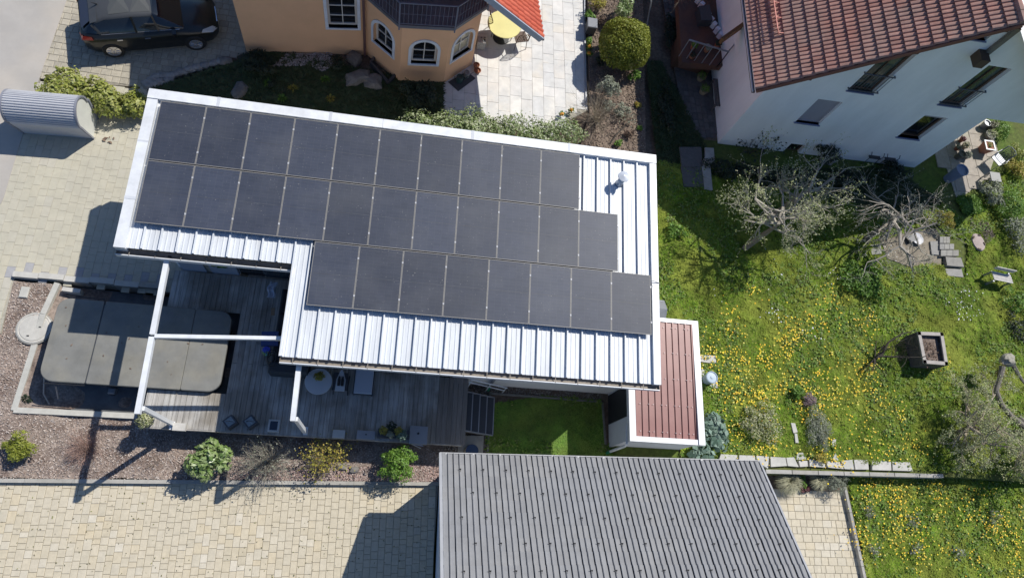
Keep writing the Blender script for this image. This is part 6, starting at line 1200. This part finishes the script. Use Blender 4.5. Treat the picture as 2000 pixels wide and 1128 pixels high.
cu=thing('curved_stump','old curved grey tree trunk with a knotty pruned head','tree',G(1950,760,0)); MB().tube([G(2030,850,.1),G(2000,832,.4),G(1975,812,.65),G(1956,790,.85),G(1945,762,.95),G(1953,738,1.05),G(1958,715,1.15)],[.12,.10,.09,.085,.085,.08,.10],10).build('trunk',M('grey_bark',[(.20,.18,.15)],.9,.35,9,.8,25),cu)
boulder('knotty_head',None,(1962,705),1.0,.5,.45,.3,mat=M('grey_bark2',[(.34,.32,.26)],.9,.45,14,.9,30),seed=3,parent=cu); MB().tube([G(1988,815,.0),G(2010,832,.1)],[.13,.10],6).build('root',M('grey_bark',[(.2,.18,.15)]),cu)
MB().tube([G(1978,712,1.1),G(1995,740,.9),G(2010,760,.8)],[.08,.05,.03],6).build('limb',M('grey_bark',[(.2,.18,.15)]),cu)
shrub('moss_tuft','greenish yellow shoots sprouting on the curved trunk',(1955,725),.8,(.25,.3,.2),260,.06,LEAF['yellow'],cat_='shoots')
# stone patio and slabs
shp=sheet('gravel_patch',[G(*p,.02) for p in ((1712,450),(1760,440),(1830,448),(1840,470),(1838,520),(1790,525),(1735,505))],.02,M('dry_ground',(.27,.235,.18),.95,.35,6,.6,25,patch=(.20,.17,.13),pscale=2),thick=.06)
sp_=thing('stone_patio','small patio of grey stone slabs with a step beside the gravel patch','patio',G(1860,500,0)); gslab=M('grey_slab',[(.26,.25,.225),(.31,.30,.27),(.28,.275,.26)],.85,.2,8,.2,40)
rows_=[(1838,1850,463,476),(1835,1862,477,489),(1836,1870,490,502)]
for y0,y1,xa,xb in [(462,475,1836,1856),(476,487,1836,1864),(488,500,1838,1873)]:
    n=3
    for k in range(n):
        a,b_=xa+(xb-xa)*k/n,xa+(xb-xa)*(k+1)/n-.6; MB().prism([G(a,y0,.15),G(b_,y0,.15),G(b_,y1-.6,.15),G(a,y1-.6,.15)],-.02,.15).build('slab',gslab,sp_)
MB().prism([G(*p,.16) for p in ((1847,501),(1877,503),(1883,521),(1850,518))],-.02,.16).build('slab',gslab,sp_); MB().prism([G(*p,.05) for p in ((1846,524),(1878,525),(1882,541),(1850,538))],-.02,.05).build('step',gslab,sp_)
for q in [((1817,471),(1835,470),(1836,498),(1820,496)),((1700,478),(1720,476),(1722,495),(1703,497))]: MB().prism([G(*p,.08) for p in q],-.02,.08).build('slab',gslab,sp_)
bt2=thing('bird_bath','pale shell shaped dish on a dark stone among the apple branches','bird bath',G(1788,468,.02)); c=G(1788,468,.02); MB().lathe(c,[(.12,0),(.22,.1),(.24,.12),(.18,.1),(.02,.06)],14).build('dish',M('white_dish',(.6,.6,.62),.5,.1),bt2); MB().obox((c.x-.25,c.y-.02,.08),(.35,.25,.12),.4).build('stone',anth,bt2)
shrub('clipped_bush','small round yellow green clipped bush beside the apple tree',(1843,431),0,(.40,.40,.38),2400,.045,LEAF['yellow'],h=.4,lumps=3,flat=.8)
shrub('leafy_mound','wide leafy green peony mound under the apple tree',(1688,545),0,(.95,.75,.22),2600,.10,LEAF['green'],h=.25,lumps=8)
shrub('leafy_mound','fresh leafy weed clump on the lawn beside the white roof edge',(1322,450),0,(.35,.35,.15),500,.09,LEAF['green'],h=.2)
lid=thing('stone_disc','oval pinkish stone lid lying in the grass','lid',G(1908,472,0)); c=G(1908,474,.05); m=MB(); m.lathe((0,0,0),[(.28,0),(.30,.04),(.28,.08),(.01,.10)],24); m.v=[(c.x+x*.9*1.0-y*.1,c.y+y*1.2,.06+z_) for x,y,z_ in m.v]; m.build('lid',M('pink_stone',(.38,.31,.285),.8,.15,6),lid)
for k,(a,b_) in enumerate([(.08,.28),(-.2,.16),(.22,-.05),(-.05,-.3)]): MB().obox((c.x+a,c.y+b_,.165),(.12,.05,.02),k).build('dark_mark',soil,lid)
bits('bare_soil_patch',[G(1895,425,0),G(1925,432,0),G(1942,460,0),G(1925,480,0),G(1915,455,0),G(1893,445,0)],.03,1400,.07,M('soil_clod',[(.14,.115,.10),(.22,.18,.155),(.08,.065,.055)],.95,.1),'patch of bare grey brown soil next to the round stone lid','soil',seed=61,thick=.8)
bc=G(1957,542,.45); bnh=thing('garden_bench','small weathered white slatted garden bench on the lawn','bench',(bc.x,bc.y,0))
for k in range(4): MB().obox((bc.x+.01*k,bc.y+.14-.085*k,.45),(.78,.07,.03),-.1).build('slat',M('white_slat',(.50,.48,.45),.8,.2,8),bnh)
for k in range(2): MB().obox((bc.x,bc.y+.24,.6+.1*k),(.8,.03,.08),-.1).build('back_slat',M('white_slat',(.5,.48,.45)),bnh)
for a in (-.36,.36):
    for b_ in (-.15,.2): MB().box(bc.x+a-.03,bc.y+b_-.03,0,bc.x+a+.03,bc.y+b_+.03,.43).build('leg',greym,bnh)
# right edge planting
for i,(px,py,rx,ry,rz_,mt,lb,n) in enumerate([
 (1975,400,.7,.9,.35,'green','broad green bush at the right edge above the bench',1800),(1940,380,.5,.7,.3,'grey','grey green bushy herbs left of the right edge bush',1300),(1990,455,.6,.8,.35,'grey','straggly olive bush at the right edge beside the round lid',1500),
 (1985,330,.45,.4,.25,'yellow','yellow green perennials by the garden chairs',900),(1955,255,.4,.5,.3,'green','green iris clump beside the flower pots on the terrace',700),(1985,300,.4,.4,.25,'light','light green bush with orange blooms right of the terracotta planter',700),
 (1990,590,.7,.6,.2,'green','dark leafy weeds at the right edge below the bench',900),(1895,400,.75,.6,.08,'green','lush bright grass hummock beside the stone terrace',3500),(1990,640,.6,.6,.15,'dark','dark low groundcover at the right edge',600)]):
    shrub('garden_bush',lb,(px,py),0,(rx,ry,rz_),n,.075,LEAF[mt],h=rz_)
# white house side things
stg=M('tan_stone',[(.34,.30,.26),(.38,.34,.29)],.85,.2,6,.2,40); zz=.02  # slabs in two warm grey-brown tones
shp2=sheet('house_patio',[G(*p,zz) for p in ((1826,300),(1925,228),(1940,262),(1945,300),(1930,345),(1885,380),(1868,385),(1850,330))],zz,jointd,thick=.05)
pave(shp2,'patio_slab',G(1826,300,zz)[:2],.02,[G(*p,zz) for p in ((1826,300),(1925,228),(1940,262),(1945,300),(1930,345),(1885,380),(1868,385),(1850,330))],zz+.02,[.6],[.6,.9],stg,seed=62,th=.04)
pot('pale blue lidded rain tub at the white house corner',(1850,350),0,.24,.75,M('blue_plastic_tub',(.18,.23,.36),.5,.1),None,name='rain_tub',cat_='tub')
c=G(1920,300,.0); t=thing('terracotta_planter','square terracotta planter with a white rim beside the flower border','planter',c); c=G(1916,295,.02); MB().add([(c.x-.13,c.y-.13,.02),(c.x+.13,c.y-.13,.02),(c.x+.13,c.y+.13,.02),(c.x-.13,c.y+.13,.02),(c.x-.2,c.y-.2,.45),(c.x+.2,c.y-.2,.45),(c.x+.2,c.y+.2,.45),(c.x-.2,c.y+.2,.45)],[(0,1,5,4),(1,2,6,5),(2,3,7,6),(3,0,4,7),(0,3,2,1),(4,5,6,7)]).build('body',M('terracotta_plain',(.36,.15,.10),.8,.1),t)
MB().box(c.x-.22,c.y-.22,.45,c.x+.22,c.y-.17,.475).box(c.x-.22,c.y+.17,.45,c.x+.22,c.y+.22,.475).box(c.x-.22,c.y-.17,.45,c.x-.17,c.y+.17,.475).box(c.x+.17,c.y-.17,.45,c.x+.22,c.y+.17,.475).build('rim',white,t); npmesh('foliage',*leafmesh((c.x,c.y,.48),(.14,.14,.05),90,.05,seed=5),LEAF['green'],t)
for i,(px,py,r_,h_,mt,pl_,lb) in enumerate([(1874,276,.10,.16,tcotta,'maroon','small pot with red brown plant, topmost of the pots by the wall'),(1880,288,.13,.15,M('tan_pot',(.3,.25,.17),.8,.1),'straw','round tan bowl below the red brown plant'),(1866,292,.1,.14,tcotta,'straw','small pot with dry stalks left of the tan bowl'),(1868,308,.15,.3,M('olive_pot',(.13,.12,.09),.7,.1),None,'tall dark olive pot beside the rain tub'),(1882,308,.14,.2,M('grey_pot',(.22,.22,.19),.8,.1),'grey','grey green bowl right of the olive pot'),
   (1917,248,.14,.3,greym,None,'grey pot at the top of the stone terrace'),(1929,252,.16,.3,M('olive_pot',(.13,.12,.09)),'straw','dark pot with grasses at the top of the stone terrace'),(1927,268,.2,.2,M('grey_pot',(.22,.22,.19)),'blossom','pot with pale blooms beside the iris clump')]): pot(lb,(px,py),0.03,r_,h_,mt,LEAF[pl_] if pl_ else None)
pchair('garden_chair','grey metal garden chair with folded cloth at the terrace border',(1932,322),2.2,.03,greym); t=thing('side_table','small grey topped garden table beside the grey chair','table',G(1945,345,0)); c=G(1945,345,.5); MB().box(c.x-.22,c.y-.2,.47,c.x+.22,c.y+.2,.5).build('tabletop',M('grey_top',(.33,.33,.31),.7,.15),t)
for a in (-.19,.19):
    for b_ in (-.17,.17): MB().box(c.x+a-.02,c.y+b_-.02,0,c.x+a+.02,c.y+b_+.02,.47).build('leg',greym,t)
pchair('garden_chair','dark metal chair against the white wall, left one',(1692,312),3.14,0,M('dark_metal',(.045,.045,.05),.5,.1),group='dark chairs at the white wall'); pchair('garden_chair','dark metal chair against the white wall, right one',(1722,315),3.14,0,M('dark_metal',(.045,.045,.05)),group='dark chairs at the white wall')
pk=thing('plank','dark wooden plank leaning on the base of the white wall','plank',G(1800,308,.0)); MB().bar(G(1782,309,.05),G(1824,287,.5),.14,.03).build('board',M('dark_plank',(.08,.085,.10),.8,.2),pk)
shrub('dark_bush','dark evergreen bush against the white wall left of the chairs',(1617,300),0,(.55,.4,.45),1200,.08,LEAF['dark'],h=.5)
st3=thing('garden_statue','small whitish stone figure standing in the shade below the white wall','statue',G(1620,318,0)); c=G(1620,318,0); MB().lathe(c,[(.12,0),(.10,.15),(.13,.25),(.08,.36),(.10,.44),(.02,.52)],10).build('figure',M('statue_stone',(.28,.28,.28),.9,.2),st3)
twigshrub('climbing_rose','thin climbing shrub with dark leaves in front of the white wall',(1462,300),0,.5,1.3,7,barkd,LEAF['dark'],170,.09,lev=2,th=.012,up=.8)
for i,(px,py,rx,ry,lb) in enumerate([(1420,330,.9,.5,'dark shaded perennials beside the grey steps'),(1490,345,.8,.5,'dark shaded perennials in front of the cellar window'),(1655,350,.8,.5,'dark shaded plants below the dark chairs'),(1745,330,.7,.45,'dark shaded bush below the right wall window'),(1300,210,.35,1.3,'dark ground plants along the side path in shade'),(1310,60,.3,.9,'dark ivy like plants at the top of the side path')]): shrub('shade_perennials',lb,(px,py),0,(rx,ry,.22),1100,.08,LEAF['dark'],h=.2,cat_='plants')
# bench and pots on west side of white house
c=G(1398,195,0); t=thing('wooden_bench','weathered grey wooden bench against the white house side wall','bench',c); bwm=M('dark_grey_wood',(.10,.09,.085),.85,.2)
for k in range(4): MB().box(c.x-.28+.13*k,c.y-.6,.42,c.x-.17+.13*k,c.y+.6,.45).build('seat_slat',bwm,t)
for k in range(8): MB().box(c.x+.26,c.y-.58+.16*k,.45,c.x+.29,c.y-.52+.16*k,.85).build('back_slat',bwm,t)
MB().box(c.x+.25,c.y-.6,.85,c.x+.30,c.y+.6,.9).build('top_rail',bwm,t)
for a in (-.25,.25):
    for b_ in (-.55,.55): MB().box(c.x+a-.03,c.y+b_-.03,0,c.x+a+.03,c.y+b_+.03,.42).build('leg',bwm,t)
pot('tan pot with green plant left of the wooden bench, upper one',(1366,156),0,.16,.22,M('tan_pot',(.3,.25,.17)),LEAF['green'],160); pot('tan pot with green plant left of the wooden bench, lower one',(1371,182),0,.17,.24,M('tan_pot',(.3,.25,.17)),LEAF['green'],160)
pot('clay bowl on the terracotta landing',(1350,112),.9,.12,.1,tcotta,LEAF['dark'],80); 
fn=thing('wire_fence','thin grey post of a wire fence behind the topiary ball','fence',G(1265,30,0)); MB().tube([G(1262,58,.02),G(1272,2,1.0)],.03,6).build('post',greym,fn)
for a,b_ in (((1262,58),(1256,110)),): MB().tube([G(*a,.5),G(*b_,.4)],.006,4).build('wire',greym,fn)
# kale, lavender, path plants
kl=thing('kale_plants','cluster of blue green kale plants beside the shed','vegetables',G(1390,850,0)); parts=[]
for px,py in [(1393,818),(1402,828),(1385,832),(1400,845),(1412,850),(1395,860),(1408,868),(1378,848),(1358,885),(1383,890),(1372,872),(1405,836)]: parts.append(leafmesh(G(px,py,.25),(.22,.22,.15),26,.2,seed=px+py,aspect=.8,flat=.3))
npmesh('leaves',*cat(parts),LEAF['teal'],kl); MB().lathe(G(1390,850,0),[(.03,0),(.02,.25)],6).build('stalk',LEAF['green'],kl)
mdp=sheet('bare_soil',[G(*p,.0) for p in ((1322,866),(1350,864),(1352,893),(1330,893))],.005,M('dark_brown_soil',(.07,.05,.035),.95,.3,8,.5),thick=.3)
shrub('blossom_shrub','low shrub with whitish green blossom on the lawn beside the kale',(1485,825),0,(.85,.65,.22),2200,.06,LEAF['blossom'],h=.3,lumps=7)
shrub('heather','purple grey heather cushion at the top of the lavender row',(1582,782),0,(.32,.25,.15),1000,.04,M('heather_leaf',[(.22,.16,.17),(.30,.22,.23),(.14,.10,.10)],.8,.1),h=.18)
shrub('lavender','long silvery green lavender row leading down to the slab path',(1600,840),0,(.45,.75,.2),3200,.06,LEAF['grey'],h=.22,lumps=7,aspect=.25)
shrub('narcissus','clump of yellow narcissus at the lower end of the lavender row',(1605,893),0,(.28,.18,.12),420,.05,LEAF['yellow'],h=.2,cat_='flowers')
shrub('grey_shrub','grey green spiky plant on the lawn left of the heather',(1560,765),0,(.25,.25,.15),500,.07,LEAF['green'],h=.2)
fgrass('ornamental_grass','large pale ornamental grass clump behind the garage corner',(1533,940),ZY,.55,.45,1500,LEAF['straw'],wd=.006); fgrass('ornamental_grass','smaller pale ornamental grass clump beside the lavender bush',(1592,938),ZY,.42,.4,1000,LEAF['straw'],wd=.006)
shrub('green_tuft','small green plant between the two ornamental grasses',(1565,938),ZY,(.2,.25,.12),400,.06,LEAF['green'],h=.15); shrub('maroon_plant','dark maroon low plant at the edge of the side yard',(1572,955),ZY,(.22,.12,.08),300,.06,LEAF['maroon'],h=.1)
shrub('lavender_bush','dry grey lavender bush at the corner of the side yard',(1627,940),ZY,(.5,.42,.28),3000,.05,LEAF['grey'],h=.3,lumps=7,aspect=.25)
sheet('side_bed',[(10.6,1.71),(ka[1].x,1.71),(ka[1].x,2.4),(10.6,2.4)],ZY+.02,soil,thick=.1)
for i,(px,py,lb) in enumerate([(1690,1000,'small grey weed tussock nearest to the side yard kerb in the meadow'),(1776,1015,'dark small weed clump in the middle of the meadow'),(1700,1075,'tiny dark sapling in the lower left of the meadow'),(1780,1072,'small white flowering sapling at the bottom of the meadow'),(1865,1080,'dark tussock at the bottom of the meadow'),(1935,1012,'grey tussock in the right of the meadow')]): twigshrub('tussock',lb,(px,py),zlm,.22,.3,16,twigg,LEAF['grey'],90,.05,th=.005,cat_='weed')
sheet('far_side_bed',[(9.2,2.35),(11.5,2.35),(11.5,2.44),(9.2,2.44)],-.02,soil)

for i,(px,py,mt,lb) in enumerate([(1352,95,'green','green potted plant at the railing of the terracotta landing, left one'),(1378,100,'grey','straggly potted plant in the middle of the terracotta landing'),(1398,92,'dark','dark potted plant at the right of the terracotta landing')]): pot(lb,(px,py),.9,.11,.18,tcotta,LEAF[mt],160,ps=.1)
for i,(px,py,R_,mt,lb) in enumerate([(1188,205,.3,'grey','low grey green cushion left in the brown bed'),(1180,40,.28,'brown','brownish dry perennial at the top of the brown bed'),(1172,120,.2,'dark','small dark plant in the shade of the topiary ball'),(1228,262,.2,'brown','dry brown tuft near the lower right of the brown bed'),(1245,205,.14,'yellow','yellow green sprout at the right edge of the brown bed'),(1250,250,.12,'green','pale green sprout at the lower right edge of the brown bed')]): shrub('bed_plant',lb,(px,py),0,(R_,R_,R_*.6),int(1300*R_),.07,LEAF[mt],lumps=4,cat_='plant')
